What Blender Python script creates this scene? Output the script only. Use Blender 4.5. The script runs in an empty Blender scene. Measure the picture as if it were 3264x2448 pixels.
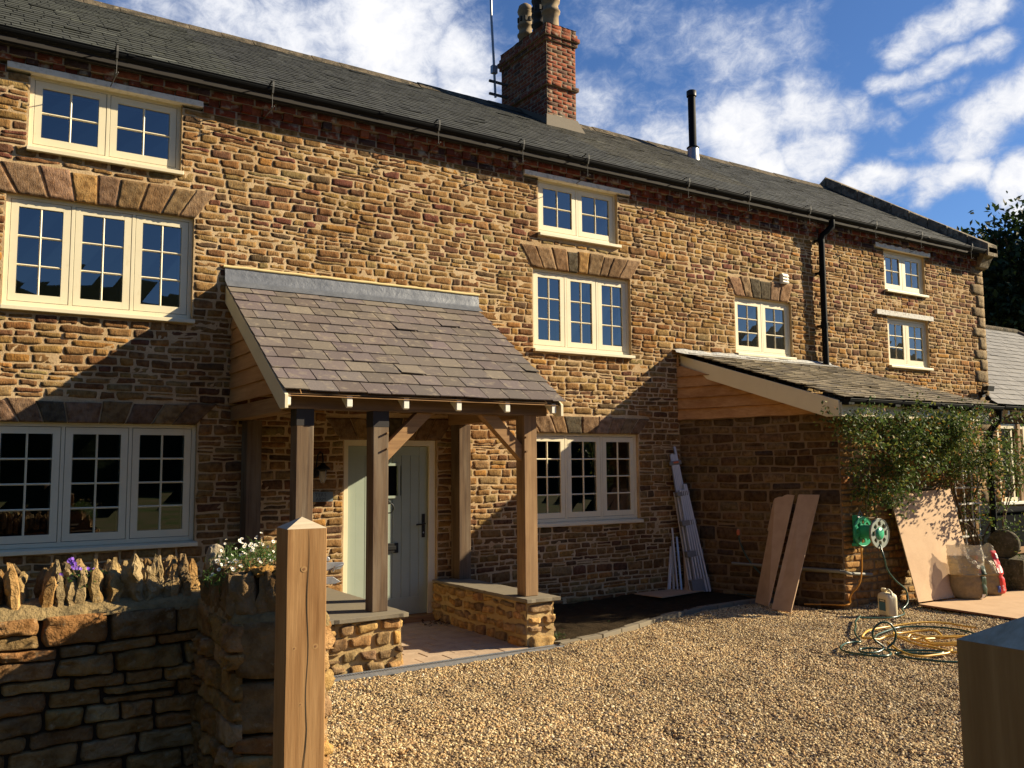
import bpy, math, random
import numpy as np
from mathutils import Vector, Matrix, noise as mn
random.seed(7)
RNG = np.random.default_rng(11)
S = bpy.context.scene
COL = S.collection
rad = math.radians

# ------------------------------------------------------------------ camera
yaw, pitch, roll = rad(32.65), rad(5.36), rad(-0.44)
fwd = Vector((math.sin(yaw)*math.cos(pitch), math.cos(yaw)*math.cos(pitch), math.sin(pitch)))
rgt = Vector((math.cos(yaw), -math.sin(yaw), 0)); upv = rgt.cross(fwd)
r_ = rgt*math.cos(roll)+upv*math.sin(roll); u_ = -rgt*math.sin(roll)+upv*math.cos(roll)
cam = bpy.data.cameras.new('camera'); cam.sensor_width = 36.0; cam.lens = 36*2792/3264
cam.clip_start = .05; cam.clip_end = 3000
co = bpy.data.objects.new('camera', cam); COL.objects.link(co)
co.matrix_world = Matrix(((r_.x, u_.x, -fwd.x, 0), (r_.y, u_.y, -fwd.y, 0), (r_.z, u_.z, -fwd.z, 1.72), (0, 0, 0, 1)))
S.camera = co

# ------------------------------------------------------------------ light
SUN_D = Vector((-2.5, 1.0, -1.3)).normalized()      # travel direction
sun = bpy.data.lights.new('sun', 'SUN'); sun.energy = 5.0; sun.angle = rad(.53); sun.color = (1, .85, .60)
so = bpy.data.objects.new('sun', sun); COL.objects.link(so)
so.rotation_euler = SUN_D.to_track_quat('-Z', 'Y').to_euler()
S.view_settings.view_transform = 'Standard'; S.view_settings.look = 'None'
S.view_settings.exposure = 1.2; S.view_settings.gamma = 1

W = bpy.data.worlds.new('World'); S.world = W; W.use_nodes = True
nt = W.node_tree; nt.nodes.clear(); N = nt.nodes.new; L = nt.links.new
sky = N('ShaderNodeTexSky'); sky.sky_type = 'NISHITA'; sky.sun_disc = False
sky.sun_elevation = math.asin(-SUN_D.z); sky.sun_rotation = math.atan2(-SUN_D.x, -SUN_D.y)
sky.air_density = 1.0; sky.dust_density = .3; sky.ozone_density = 2.5
tc = N('ShaderNodeTexCoord')
def wm(op, a, b=None, c=None, clamp=False):
    n = N('ShaderNodeMath'); n.operation = op; n.use_clamp = clamp
    for i, v in enumerate((a, b, c)):
        if v is None: continue
        if isinstance(v, (int, float)): n.inputs[i].default_value = v
        else: L(v, n.inputs[i])
    return n.outputs[0]
sep = N('ShaderNodeSeparateXYZ'); L(tc.outputs['Generated'], sep.inputs[0])
zc = wm('MAXIMUM', sep.outputs[2], .06)
px_, py_ = wm('DIVIDE', sep.outputs[0], zc), wm('DIVIDE', sep.outputs[1], zc)
cmb = N('ShaderNodeCombineXYZ'); L(px_, cmb.inputs[0]); L(py_, cmb.inputs[1])
def wnoise(vec, scale, detail, rough, dist=0, stretch=None, rot=0):
    mp = N('ShaderNodeMapping'); L(vec, mp.inputs[0])
    if stretch: mp.inputs['Scale'].default_value = stretch
    mp.inputs['Rotation'].default_value = (0, 0, rot)
    n = N('ShaderNodeTexNoise'); L(mp.outputs[0], n.inputs['Vector'])
    n.inputs['Scale'].default_value = scale; n.inputs['Detail'].default_value = detail
    n.inputs['Roughness'].default_value = rough; n.inputs['Distortion'].default_value = dist
    return n.outputs[0]
big = wnoise(tc.outputs['Generated'], 9, 8, .58, .15, (1, 1, 1.5))
fine = wnoise(tc.outputs['Generated'], 40, 9, .70, .4, (1.2, 1.0, 1.5))
wn = N('ShaderNodeTexNoise'); wn.inputs['Scale'].default_value = 16; wn.inputs['Detail'].default_value = 5; L(tc.outputs['Generated'], wn.inputs['Vector'])
w1 = N('ShaderNodeVectorMath'); w1.operation = 'SUBTRACT'; L(wn.outputs['Color'], w1.inputs[0]); w1.inputs[1].default_value = (.5, .5, .5)
w2 = N('ShaderNodeVectorMath'); w2.operation = 'SCALE'; L(w1.outputs[0], w2.inputs[0]); w2.inputs['Scale'].default_value = .062
w3 = N('ShaderNodeVectorMath'); w3.operation = 'ADD'; L(tc.outputs['Generated'], w3.inputs[0]); L(w2.outputs[0], w3.inputs[1])
def blob(d, px, w):
    """a bank of cloud in the compass direction d"""
    v = N('ShaderNodeVectorMath'); v.operation = 'DISTANCE'; L(w3.outputs[0], v.inputs[0]); v.inputs[1].default_value = Vector(d).normalized()
    mr = N('ShaderNodeMapRange'); mr.interpolation_type = 'SMOOTHSTEP'
    L(v.outputs['Value'], mr.inputs[0]); mr.inputs[1].default_value = 0; mr.inputs[2].default_value = px*1.55/1850
    mr.inputs[3].default_value = w; mr.inputs[4].default_value = 0
    return mr.outputs[0]
def bank(a, b, px, w):
    """a streak of cloud from direction a to direction b"""
    a, b = Vector(a).normalized(), Vector(b).normalized(); ab = b-a; v = N('ShaderNodeVectorMath'); v.operation = 'SUBTRACT'; L(w3.outputs[0], v.inputs[0]); v.inputs[1].default_value = a
    d = N('ShaderNodeVectorMath'); d.operation = 'DOT_PRODUCT'; L(v.outputs[0], d.inputs[0]); d.inputs[1].default_value = ab/ab.length_squared
    t = wm('ADD', d.outputs['Value'], 0, None, True); sc = N('ShaderNodeVectorMath'); sc.operation = 'SCALE'; sc.inputs[0].default_value = ab; L(t, sc.inputs['Scale'])
    q = N('ShaderNodeVectorMath'); q.operation = 'DISTANCE'; L(v.outputs[0], q.inputs[0]); L(sc.outputs[0], q.inputs[1])
    mr = N('ShaderNodeMapRange'); mr.interpolation_type = 'SMOOTHSTEP'; L(q.outputs['Value'], mr.inputs[0]); mr.inputs[1].default_value = 0; mr.inputs[2].default_value = px*2.15/1850
    mr.inputs[3].default_value = w; mr.inputs[4].default_value = 0; return mr.outputs[0]
CLOUDS = [((.222, .868, .445), 140, .72), ((.289, .854, .432), 170, .9), ((.360, .813, .458), 190, 1.05), ((.385, .832, .401), 130, .95), ((.443, .783, .437), 100, .9), ((.455, .805, .381), 110, .95), ((.149, .881, .449), 90, .55),
          ((.578, .718, .387), 90, .62), ((.675, .608, .419), 110, .55), ((.643, .680, .352), 100, .72), ((.693, .627, .354), 120, 1), ((.725, .580, .370), 85, .85),
          ((.746, .581, .325), 75, .8), ((.720, .622, .307), 90, 1), ((.620, .707, .340), 90, .55)]
BANKS = [((.556, .688, .467), (.70, .565, .425), 60, .42), ((.604, .670, .431), (.632, .630, .452), 70, .40), ((.74, .56, .36), (.768, .535, .352), 30, .62),
         ((.766, .500, .402), (.806, .413, .430), 27, .84), ((.772, .515, .370), (.818, .420, .396), 24, .76), ((.790, .493, .355), (.815, .452, .362), 18, .55), ((.760, .51, .41), (.79, .47, .405), 22, .5),
         ((.826, .470, .308), (.846, .405, .350), 42, .86), ((.775, .559, .292), (.802, .525, .282), 30, .95), ((.815, .506, .279), (.843, .458, .288), 30, 1), ((.857, .438, .270), (.87, .41, .272), 34, 1), ((.866, .435, .247), (.87, .425, .247), 22, .85),
         ((.775, .53, .345), (.79, .512, .338), 22, .45), ((.80, .515, .315), (.812, .49, .318), 18, .42)]
acc = None
for b in CLOUDS:
    o = blob(*b); acc = o if acc is None else wm('MAXIMUM', acc, o)
for b in BANKS: acc = wm('MAXIMUM', acc, bank(*b))
# away from the banks only thin wisps
nz_ = wm('ADD', wm('MULTIPLY', wm('SUBTRACT', big, .5), .85), wm('MULTIPLY', wm('SUBTRACT', fine, .5), .85))
front = N('ShaderNodeMapRange'); L(sep.outputs[1], front.inputs[0]); front.inputs[1].default_value = -.1; front.inputs[2].default_value = .3; front.inputs[3].default_value = -.12; front.inputs[4].default_value = .09
den = wm('ADD', wm('ADD', acc, nz_), front.outputs[0])
mrn = N('ShaderNodeMapRange'); mrn.interpolation_type = 'SMOOTHSTEP'; L(den, mrn.inputs[0])
mrn.inputs[1].default_value = .18; mrn.inputs[2].default_value = .95
cov = mrn.outputs[0]
ramp = N('ShaderNodeMixRGB'); L(wm('MULTIPLY', wm('SUBTRACT', den, .45), 1.6, None, True), ramp.inputs[0])
ramp.inputs[1].default_value = (4.6, 5.2, 6.6, 1); ramp.inputs[2].default_value = (8.8, 8.8, 9.0, 1)
tint = N('ShaderNodeMixRGB'); tint.blend_type = 'MULTIPLY'; tint.inputs[0].default_value = 1
L(sky.outputs[0], tint.inputs[1]); tint.inputs[2].default_value = (.56, .77, 1.08, 1)
mixs = N('ShaderNodeMixRGB'); L(cov, mixs.inputs[0]); L(tint.outputs[0], mixs.inputs[1]); L(ramp.outputs[0], mixs.inputs[2])
bg = N('ShaderNodeBackground'); bg.inputs[1].default_value = .05; L(mixs.outputs[0], bg.inputs[0])
wo = N('ShaderNodeOutputWorld'); L(bg.outputs[0], wo.inputs[0])

# ------------------------------------------------------------------ materials
MAT = {}
def mat(name, col=(.5, .5, .5), rough=.8, metal=0, spec=.3, attr=False, n1=None, n2=None, n3=None, bump=None, alpha=None, coat=0, sheen=0, trans=0):
    """n1 / n2: (scale vec or float, strength, other colour) mixes; bump: list of (scale, strength, detail)"""
    m = bpy.data.materials.new(name); m.use_nodes = True; t = m.node_tree; b = t.nodes['Principled BSDF']
    b.inputs['Roughness'].default_value = rough; b.inputs['Metallic'].default_value = metal
    b.inputs['Specular IOR Level'].default_value = spec
    if coat: b.inputs['Coat Weight'].default_value = coat
    geo = t.nodes.new('ShaderNodeNewGeometry')
    def noi(scale, detail=6, rough_=.6, dist=0):
        mp = t.nodes.new('ShaderNodeMapping'); t.links.new(geo.outputs['Position'], mp.inputs[0])
        mp.inputs['Scale'].default_value = scale if isinstance(scale, tuple) else (scale,)*3
        n = t.nodes.new('ShaderNodeTexNoise'); n.inputs['Scale'].default_value = 1; n.inputs['Detail'].default_value = detail
        n.inputs['Roughness'].default_value = rough_; n.inputs['Distortion'].default_value = dist
        t.links.new(mp.outputs[0], n.inputs['Vector']); return n.outputs[0]
    if attr:
        a = t.nodes.new('ShaderNodeAttribute'); a.attribute_name = 'Col'; c = a.outputs['Color']
        if col != (.5, .5, .5):
            mm = t.nodes.new('ShaderNodeMixRGB'); mm.blend_type = 'MULTIPLY'; mm.inputs[0].default_value = 1
            t.links.new(c, mm.inputs[1]); mm.inputs[2].default_value = (*col, 1); c = mm.outputs[0]
    else:
        rg = t.nodes.new('ShaderNodeRGB'); rg.outputs[0].default_value = (*col, 1); c = rg.outputs[0]
    for nn in (n1, n2, n3):
        if not nn: continue
        sc, lo, hi, other, mode = nn
        mr = t.nodes.new('ShaderNodeMapRange'); t.links.new(noi(sc), mr.inputs[0])
        mr.inputs[1].default_value = lo; mr.inputs[2].default_value = hi
        mm = t.nodes.new('ShaderNodeMixRGB'); mm.blend_type = mode
        t.links.new(mr.outputs[0], mm.inputs[0]); t.links.new(c, mm.inputs[1]); mm.inputs[2].default_value = (*other, 1); c = mm.outputs[0]
    t.links.new(c, b.inputs['Base Color'])
    if bump:
        prev = None
        for sc, st, dist in bump:
            bp = t.nodes.new('ShaderNodeBump'); bp.inputs['Strength'].default_value = st; bp.inputs['Distance'].default_value = dist
            t.links.new(noi(sc, 5, .65), bp.inputs['Height'])
            if prev: t.links.new(prev, bp.inputs['Normal'])
            prev = bp.outputs[0]
        t.links.new(prev, b.inputs['Normal'])
    if alpha is not None: b.inputs['Alpha'].default_value = alpha
    if trans: b.inputs['Transmission Weight'].default_value = trans
    MAT[name] = m
    return m
M_ = 'MULTIPLY'; X_ = 'MIX'
mat('ironstone', attr=True, rough=.95, spec=.08, n1=(17., .42, .68, (.50, .44, .40), M_), n2=((75., 75., 22.), .45, .72, (1.32, 1.2, .95), M_), n3=(.9, .38, .66, (.78, .73, .68), M_), bump=[((110., 110., 30.), .8, .012), (60., .6, .012), ((200., 200., 200.), .4, .004)])
mat('fieldstone', attr=True, rough=.96, spec=.06, n1=(9., .42, .66, (.55, .49, .42), M_), n2=(21., .6, .74, (.38, .29, .17), X_), bump=[(26., .9, .03), (75., .7, .014), (190., .4, .004)])
mat('pink_mortar', (.62, .465, .28), .95, spec=.1, n3=(.9, .38, .66, (.80, .74, .68), M_), n1=(5., .35, .7, (.46, .33, .18), X_), n2=(60., .4, .7, (.8, .78, .74), M_), bump=[(70., .6, .008)])
mat('sand_mortar', (.46, .33, .155), .95, spec=.1, n1=(9., .35, .7, (.36, .25, .12), X_), bump=[(60., .6, .01)])
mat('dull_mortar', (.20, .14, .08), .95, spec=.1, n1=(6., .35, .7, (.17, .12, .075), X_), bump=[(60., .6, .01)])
mat('bed_mortar', (.30, .215, .10), .95, spec=.1, n1=(12., .4, .65, (.16, .12, .06), X_), bump=[(40., .9, .02)])
mat('dark_joint', (.05, .037, .025), .98, spec=.05, bump=[(50., .6, .01)])
mat('brick', attr=True, rough=.92, spec=.1, n1=(30., .4, .7, (.62, .55, .55), M_), n2=(9., .55, .7, (.35, .30, .22), X_), bump=[(90., .4, .006)])
mat('brick_mortar', (.27, .22, .16), .95, spec=.1, bump=[(80., .4, .006)])
mat('chimney_mortar', (.30, .24, .16), .95, spec=.1, bump=[(80., .4, .006)])
mat('render_grey', (.19, .165, .13), .95, spec=.1, n1=(12., .4, .7, (.18, .16, .13), X_), bump=[(50., .4, .006)])
mat('old_slate', attr=True, rough=.75, spec=.25, n1=((5., 7., 7.), .48, .68, (1.10, 1.11, .98), M_), n2=((60., 25., 25.), .4, .7, (.72, .72, .74), M_), bump=[((30., 60., 60.), .5, .006), ((140., 140., 140.), .25, .003)])
mat('porch_slate', attr=True, rough=.62, spec=.3, n1=(11., .54, .72, (.27, .225, .165), X_), n2=(70., .4, .7, (.8, .8, .82), M_), bump=[(35., .35, .006), (160., .25, .003)])
mat('grey_slate', attr=True, rough=.6, spec=.35, n1=(6., .4, .7, (.8, .8, .8), M_), bump=[(35., .3, .005)])
mat('lead', (.115, .125, .145), .5, .25, .4, n1=(7., .35, .7, (.16, .17, .19), X_), bump=[(6., .35, .03), (60., .2, .004)])
mat('pale_lead', (.34, .35, .35), .65, .1, .3, n1=(12., .35, .7, (.45, .44, .40), X_), bump=[(14., .6, .03)])
mat('cream_paint', (.73, .655, .455), .45, spec=.35, n1=(3., .4, .7, (.69, .61, .42), X_), n2=((26., 26., 9.), .6, .8, (.88, .84, .76), M_))
mat('white_paint', (.78, .76, .66), .45, spec=.4)
mat('joint_line', (.05, .045, .035), .9, spec=.05)
mat('sage_paint', (.315, .365, .30), .42, spec=.35, n1=(4., .4, .7, (.295, .345, .28), X_))
mat('concrete', (.76, .71, .62), .9, spec=.15, n1=(18., .50, .8, (.42, .37, .30), X_), bump=[(50., .4, .006)])
mat('old_white', (.66, .64, .58), .85, spec=.15, n1=(22., .52, .66, (.34, .30, .24), X_), bump=[(30., .5, .01)])
mat('coping_stone', (.125, .10, .068), .95, spec=.1, n1=(5., .45, .62, (.055, .048, .035), X_), n2=(13., .58, .72, (.34, .28, .18), X_), bump=[(18., .7, .03)])
mat('gable_stone', (.24, .195, .135), .95, spec=.1, n1=(5., .45, .62, (.10, .085, .06), X_), n2=(11., .52, .68, (.44, .37, .25), X_), bump=[(18., .7, .03)])
def wood(name, c1, c2, axis, rough=.75, dark=None, ring=38):
    s = {'x': (1.6, ring, ring), 'y': (ring, 1.6, ring), 'z': (ring, ring, 1.6)}[axis]
    s2 = {'x': (.8, 7, 7), 'y': (7, .8, 7), 'z': (7, 7, .8)}[axis]
    s3 = tuple(v*.35 if v > 2 else v*1.2 for v in s2)
    return mat(name, c1, rough, spec=.2, n1=(s, .3, .72, c2, X_), n2=(s2, .48, .72, dark or c2, X_), n3=(s3, .52, .74, (.68, .60, .52), M_), bump=[(tuple(v*2.2 for v in s), .35, .004)])
wood('oak_x', (.36, .215, .095), (.22, .12, .055), 'x'); wood('oak_y', (.36, .215, .095), (.22, .12, .055), 'y'); wood('oak_z', (.36, .225, .11), (.20, .12, .06), 'z')
wood('aged_oak_z', (.175, .115, .066), (.075, .05, .034), 'z', .85, (.21, .165, .115)); wood('aged_oak_x', (.22, .14, .075), (.10, .065, .04), 'x', .85)
wood('feather_y', (.52, .30, .13), (.38, .19, .075), 'y')
mat('lap_shadow_stain', (.17, .08, .03), .9)
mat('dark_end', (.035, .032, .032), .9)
mat('brass_pin', (.30, .24, .15), .8)
mat('plywood', (.56, .385, .235), .75, spec=.15, n1=((5., 5., 5.), .4, .7, (.50, .335, .20), X_), n2=((60., 18., 60.), .45, .75, (.92, .90, .88), M_))
mat('plywood_edge', (.22, .10, .06), .9)
mat('mdf', (.50, .345, .215), .85, spec=.1, n1=(7., .4, .7, (.43, .29, .175), X_))
mat('black_plastic', (.008, .009, .010), .6, spec=.08); mat('black_iron', (.015, .015, .015), .5, .3)
mat('galv', (.36, .37, .38), .5, .75, .5, n1=(30., .4, .7, (.27, .28, .3), X_)); mat('aluminium', (.55, .58, .64), .38, .8, .5, n1=((50., 50., 4.), .4, .7, (.40, .43, .50), X_))
mat('alu_white', (.62, .62, .64), .5, .1, .4); mat('grey_tape', (.17, .18, .19), .55, spec=.3, bump=[((8., 8., 60.), .5, .01)])
mat('strap', (.10, .10, .095), .75, .1)
mat('orange_label', (.55, .14, .06), .6)
mat('pot_clay', (.33, .25, .155), .85, spec=.15, n1=(9., .4, .7, (.20, .15, .10), X_)); mat('pot_dark', (.05, .047, .045), .85)
mat('paving', (.44, .33, .23), .9, spec=.15, n1=(6., .4, .7, (.36, .26, .18), X_), n2=(60., .5, .7, (.85, .84, .82), M_), bump=[(60., .3, .005)])
mat('kerb_concrete', (.20, .17, .12), .92, spec=.1, n1=(12., .4, .7, (.18, .155, .12), X_), bump=[(50., .4, .005)])
mat('soil', (.034, .024, .014), .98, spec=.05, n1=(9., .42, .65, (.046, .032, .018), X_), bump=[(30., 1., .03), (110., .8, .01)])
mat('earth', (.10, .085, .045), .98, spec=.05, n1=(.6, .42, .65, (.05, .075, .02), X_), bump=[(9., .8, .04)])
mat('hill_green', (.010, .016, .007), .98, spec=.03, n1=(.25, .4, .65, (.017, .026, .011), X_), bump=[(.8, 1., .6)])
mat('gravel_base', (.17, .12, .065), .98, spec=.05, n1=(60., .35, .7, (.12, .085, .05), X_), n2=(25., .45, .7, (.34, .26, .16), X_), bump=[(60., 1., .02)])
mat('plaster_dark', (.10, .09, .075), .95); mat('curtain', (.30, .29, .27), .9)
mat('green_plastic', (.035, .33, .17), .35, spec=.5); mat('grey_plastic', (.28, .31, .26), .45, spec=.4)
mat('dark_green_hose', (.018, .06, .042), .28, spec=.5); mat('yellow_hose', (.62, .35, .05), .35, spec=.45); mat('orange_hose', (.50, .22, .03), .35)
mat('bottle_white', (.68, .60, .40), .45, spec=.4, n1=(10., .5, .7, (.60, .48, .28), X_)); mat('blue_label', (.03, .12, .18), .5); mat('label_cream', (.6, .55, .42), .5)
mat('red_print', (.62, .035, .03), .35, spec=.5); mat('white_print', (.75, .72, .7), .5); mat('sand_fill', (.27, .20, .11), .8, n1=(30., .4, .7, (.20, .15, .085), X_))
mat('green_print', (.03, .05, .022), .4); mat('amber_film', (.48, .35, .15), .35, spec=.5, alpha=.8, bump=[(18., .8, .03)])
mat('clear_bag', (.62, .56, .40), .3, spec=.5, alpha=.38, bump=[(18., .8, .03)]); mat('blue_print', (.05, .07, .25), .5)
mat('millstone', (.105, .09, .062), .95, spec=.1, n1=(6., .4, .65, (.055, .052, .03), X_), n2=(26., .5, .7, (.17, .145, .1), X_), bump=[(30., .8, .02)])
mat('black_and_shade', (.006, .007, .008), .95, spec=.03); mat('grey_sign', (.15, .19, .20), .5, spec=.4); mat('sign_letters', (.045, .055, .06), .6)  # first black is darkened to hold deep shade, also serves plain black parts
mat('lamp_glass', (.55, .5, .4), .12, spec=.6, alpha=.45); mat('wall_pipe', (.20, .20, .17), .6)
mat('bark', (.085, .06, .035), .95, bump=[((20., 20., 5.), .8, .02)]); mat('stem_brown', (.10, .07, .04), .9)
mat('leaf', attr=True, rough=.55, spec=.18); mat('petal', (.80, .78, .72), .7); mat('petal_eye', (.6, .42, .06), .7); mat('violet_petal', (.20, .08, .50), .6)
mat('moss', (.36, .19, .045), .98, bump=[(50., 1., .02)])
mat('rubber_red', (.18, .02, .015), .5); mat('mortar_fillet', (.62, .50, .24), .9)
m = MAT['leaf']; t = m.node_tree; b = t.nodes['Principled BSDF']
tr = t.nodes.new('ShaderNodeBsdfTranslucent'); at = [n for n in t.nodes if n.type == 'ATTRIBUTE'][0]
mx = t.nodes.new('ShaderNodeMixShader'); mx.inputs[0].default_value = .3; t.links.new(at.outputs['Color'], tr.inputs[0])
t.links.new(b.outputs[0], mx.inputs[1]); t.links.new(tr.outputs[0], mx.inputs[2]); t.links.new(mx.outputs[0], t.nodes['Material Output'].inputs[0])
# gravel pebble
m = bpy.data.materials.new('pebble'); m.use_nodes = True; t = m.node_tree; b = t.nodes['Principled BSDF']; b.inputs['Roughness'].default_value = .85
oi = t.nodes.new('ShaderNodeObjectInfo'); cr = t.nodes.new('ShaderNodeValToRGB'); t.links.new(oi.outputs['Random'], cr.inputs[0]); t.links.new(cr.outputs[0], b.inputs['Base Color'])
e = cr.color_ramp; e.interpolation = 'CONSTANT'
pal = [(0, (.47, .325, .145)), (.2, (.56, .415, .205)), (.36, (.37, .24, .105)), (.50, (.29, .195, .10)), (.60, (.66, .52, .29)), (.70, (.33, .21, .105)), (.78, (.12, .082, .05)), (.90, (.45, .265, .105)), (.97, (.76, .64, .43))]
while len(e.elements) < len(pal): e.elements.new(.5)
for el, (p, c) in zip(e.elements, pal): el.position = p; el.color = (*c, 1)
pn = t.nodes.new('ShaderNodeTexNoise'); pn.inputs['Scale'].default_value = .9; pn.inputs['Detail'].default_value = 4; t.links.new(oi.outputs['Location'], pn.inputs['Vector'])
pr = t.nodes.new('ShaderNodeMapRange'); t.links.new(pn.outputs[0], pr.inputs[0]); pr.inputs[1].default_value = .35; pr.inputs[2].default_value = .65; pr.inputs[3].default_value = .80; pr.inputs[4].default_value = 1.08
pm = t.nodes.new('ShaderNodeMixRGB'); pm.blend_type = 'MULTIPLY'; pm.inputs[0].default_value = 1; t.links.new(cr.outputs[0], pm.inputs[1]); t.links.new(pr.outputs[0], pm.inputs[2]); t.links.new(pm.outputs[0], b.inputs['Base Color'])
MAT['pebble'] = m
# glass: fresnel mix of clear and mirror
m = bpy.data.materials.new('window_glass'); m.use_nodes = True; t = m.node_tree; t.nodes.clear()
tb = t.nodes.new('ShaderNodeBsdfTransparent'); tb.inputs[0].default_value = (.55, .58, .60, 1)
gb = t.nodes.new('ShaderNodeBsdfGlossy'); gb.inputs['Roughness'].default_value = .01; gb.inputs[0].default_value = (1, 1, 1, 1)
fr = t.nodes.new('ShaderNodeFresnel'); fr.inputs[0].default_value = 2.3
ms = t.nodes.new('ShaderNodeMixShader'); out = t.nodes.new('ShaderNodeOutputMaterial')
t.links.new(fr.outputs[0], ms.inputs[0]); t.links.new(tb.outputs[0], ms.inputs[1]); t.links.new(gb.outputs[0], ms.inputs[2]); t.links.new(ms.outputs[0], out.inputs[0])
MAT['window_glass'] = m

# ------------------------------------------------------------------ numpy noise
def _h(i, j, k, s):
    n = (i*374761393 + j*668265263 + k*2147483647 + s*974634777).astype(np.int64)
    n = (n ^ (n >> 13))*1274126177 & 0x7fffffff
    return ((n ^ (n >> 16)) & 0xffff)/65535.0
def vnoise(p, s=0):
    p = np.asarray(p, float); i = np.floor(p).astype(np.int64); f = p-i; f = f*f*(3-2*f); r = 0
    for a in (0, 1):
        for b in (0, 1):
            for c in (0, 1):
                w = (f[:, 0] if a else 1-f[:, 0])*(f[:, 1] if b else 1-f[:, 1])*(f[:, 2] if c else 1-f[:, 2])
                r = r + w*_h(i[:, 0]+a, i[:, 1]+b, i[:, 2]+c, s)
    return r*2-1

# ------------------------------------------------------------------ mesh builder
class MB:
    def __init__(s): s.v = []; s.f = []; s.m = []; s.c = []; s.sm = []; s.n = 0; s.mats = []
    def mi(s, name):
        if name not in s.mats: s.mats.append(name)
        return s.mats.index(name)
    def add(s, V, F, m, col=(1, 1, 1), smooth=False):
        V = np.asarray(V, float); k = s.mi(m)
        s.v.append(V); s.c.append(np.tile(np.array(col, float), (len(V), 1)) if np.ndim(col) == 1 else np.asarray(col))
        n = s.n; s.f += [tuple(i+n for i in f) for f in F]; s.m += [k]*len(F); s.sm += [smooth]*len(F); s.n += len(V)
        return s
    def box(s, a, b, m, col=(1, 1, 1)):
        (x0, y0, z0), (x1, y1, z1) = a, b
        V = [(x0, y0, z0), (x1, y0, z0), (x1, y1, z0), (x0, y1, z0), (x0, y0, z1), (x1, y0, z1), (x1, y1, z1), (x0, y1, z1)]
        return s.add(V, [(3, 2, 1, 0), (4, 5, 6, 7), (0, 1, 5, 4), (1, 2, 6, 5), (2, 3, 7, 6), (3, 0, 4, 7)], m, col)
    def prism(s, A, B, m, col=(1, 1, 1), smooth=False):
        """two matching rings of points joined"""
        n = len(A); F = [tuple(range(n))[::-1], tuple(range(n, 2*n))]+[(i, (i+1) % n, (i+1) % n+n, i+n) for i in range(n)]
        return s.add(list(A)+list(B), F, m, col, smooth)
    def beam(s, p, q, w, h, m, up=(0, 0, 1), col=(1, 1, 1)):
        p, q, up = Vector(p), Vector(q), Vector(up); d = (q-p).normalized(); x = d.cross(up).normalized(); z = x.cross(d)
        R = [x*a*w/2+z*b*h/2 for a, b in ((-1, -1), (1, -1), (1, 1), (-1, 1))]
        return s.prism([tuple(p+r) for r in R], [tuple(q+r) for r in R], m, col)
    def tube(s, pts, r, m, n=8, caps=True, col=(1, 1, 1)):
        pts = [Vector(p) for p in pts]; k = len(pts); V = []; F = []
        rs = r if isinstance(r, (list, tuple)) else [r]*k
        ref = None
        for i, p in enumerate(pts):
            d = (pts[min(i+1, k-1)]-pts[max(i-1, 0)]).normalized()
            if ref is None: ref = d.orthogonal().normalized()
            x = (ref-d*ref.dot(d)).normalized(); ref = x; y = d.cross(x)
            for j in range(n):
                a = 2*math.pi*j/n; V.append(tuple(p+(x*math.cos(a)+y*math.sin(a))*rs[i]))
        for i in range(k-1):
            for j in range(n): F.append((i*n+j, i*n+(j+1) % n, (i+1)*n+(j+1) % n, (i+1)*n+j))
        s.add(V, F, m, col, True)
        if caps: s.add(V[:n], [tuple(range(n))[::-1]], m, col); s.add(V[-n:], [tuple(range(n))], m, col)
        return s
    def lathe(s, c, axis, prof, m, n=24, col=(1, 1, 1), smooth=True, caps=True):
        """prof: (radius, distance along axis)"""
        c, ax = Vector(c), Vector(axis).normalized(); x = ax.orthogonal().normalized(); y = ax.cross(x); V = []; F = []
        for r, h in prof:
            for j in range(n):
                a = 2*math.pi*j/n; V.append(tuple(c+ax*h+(x*math.cos(a)+y*math.sin(a))*r))
        for i in range(len(prof)-1):
            for j in range(n): F.append((i*n+j, i*n+(j+1) % n, (i+1)*n+(j+1) % n, (i+1)*n+j))
        s.add(V, F, m, col, smooth)
        for i, fl in ((0, True), (len(prof)-1, False)):
            if caps and prof[i][0] > 1e-4: s.add(V[i*n:(i+1)*n], [tuple(range(n))[::-1] if fl else tuple(range(n))], m, col)
        return s
    def build(s, name, parent=None, bevel=0, seg=2):
        V = np.concatenate(s.v) if s.v else np.zeros((0, 3)); C = np.concatenate(s.c)
        off = Vector((0, 0, 0)); p = parent
        while p: off += p.location; p = p.parent
        me = bpy.data.meshes.new(name); me.from_pydata((V-np.array(off)).tolist(), [], s.f)
        for k in s.mats: me.materials.append(MAT[k])
        me.polygons.foreach_set('material_index', s.m); me.polygons.foreach_set('use_smooth', s.sm)
        at = me.color_attributes.new('Col', 'FLOAT_COLOR', 'POINT')
        at.data.foreach_set('color', np.concatenate([C, np.ones((len(C), 1))], 1).ravel()); me.update()
        o = bpy.data.objects.new(name, me); COL.objects.link(o)
        if parent: o.parent = parent
        if bevel:
            md = o.modifiers.new('bevel', 'BEVEL'); md.width = bevel; md.segments = seg; md.limit_method = 'ANGLE'; md.angle_limit = rad(40)
        return o
def thing(name, loc, label, cat, group=None):
    o = bpy.data.objects.new(name, None); COL.objects.link(o); o.location = loc; o.empty_display_size = .1
    o['label'] = label; o['category'] = cat
    if group: o['group'] = group
    return o
def tag(o, label, cat, group=None, kind=None):
    if label: o['label'] = label
    if cat: o['category'] = cat
    if group: o['group'] = group
    if kind: o['kind'] = kind
    return o
def struct(o, kind='structure'): o['kind'] = kind; return o

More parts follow.
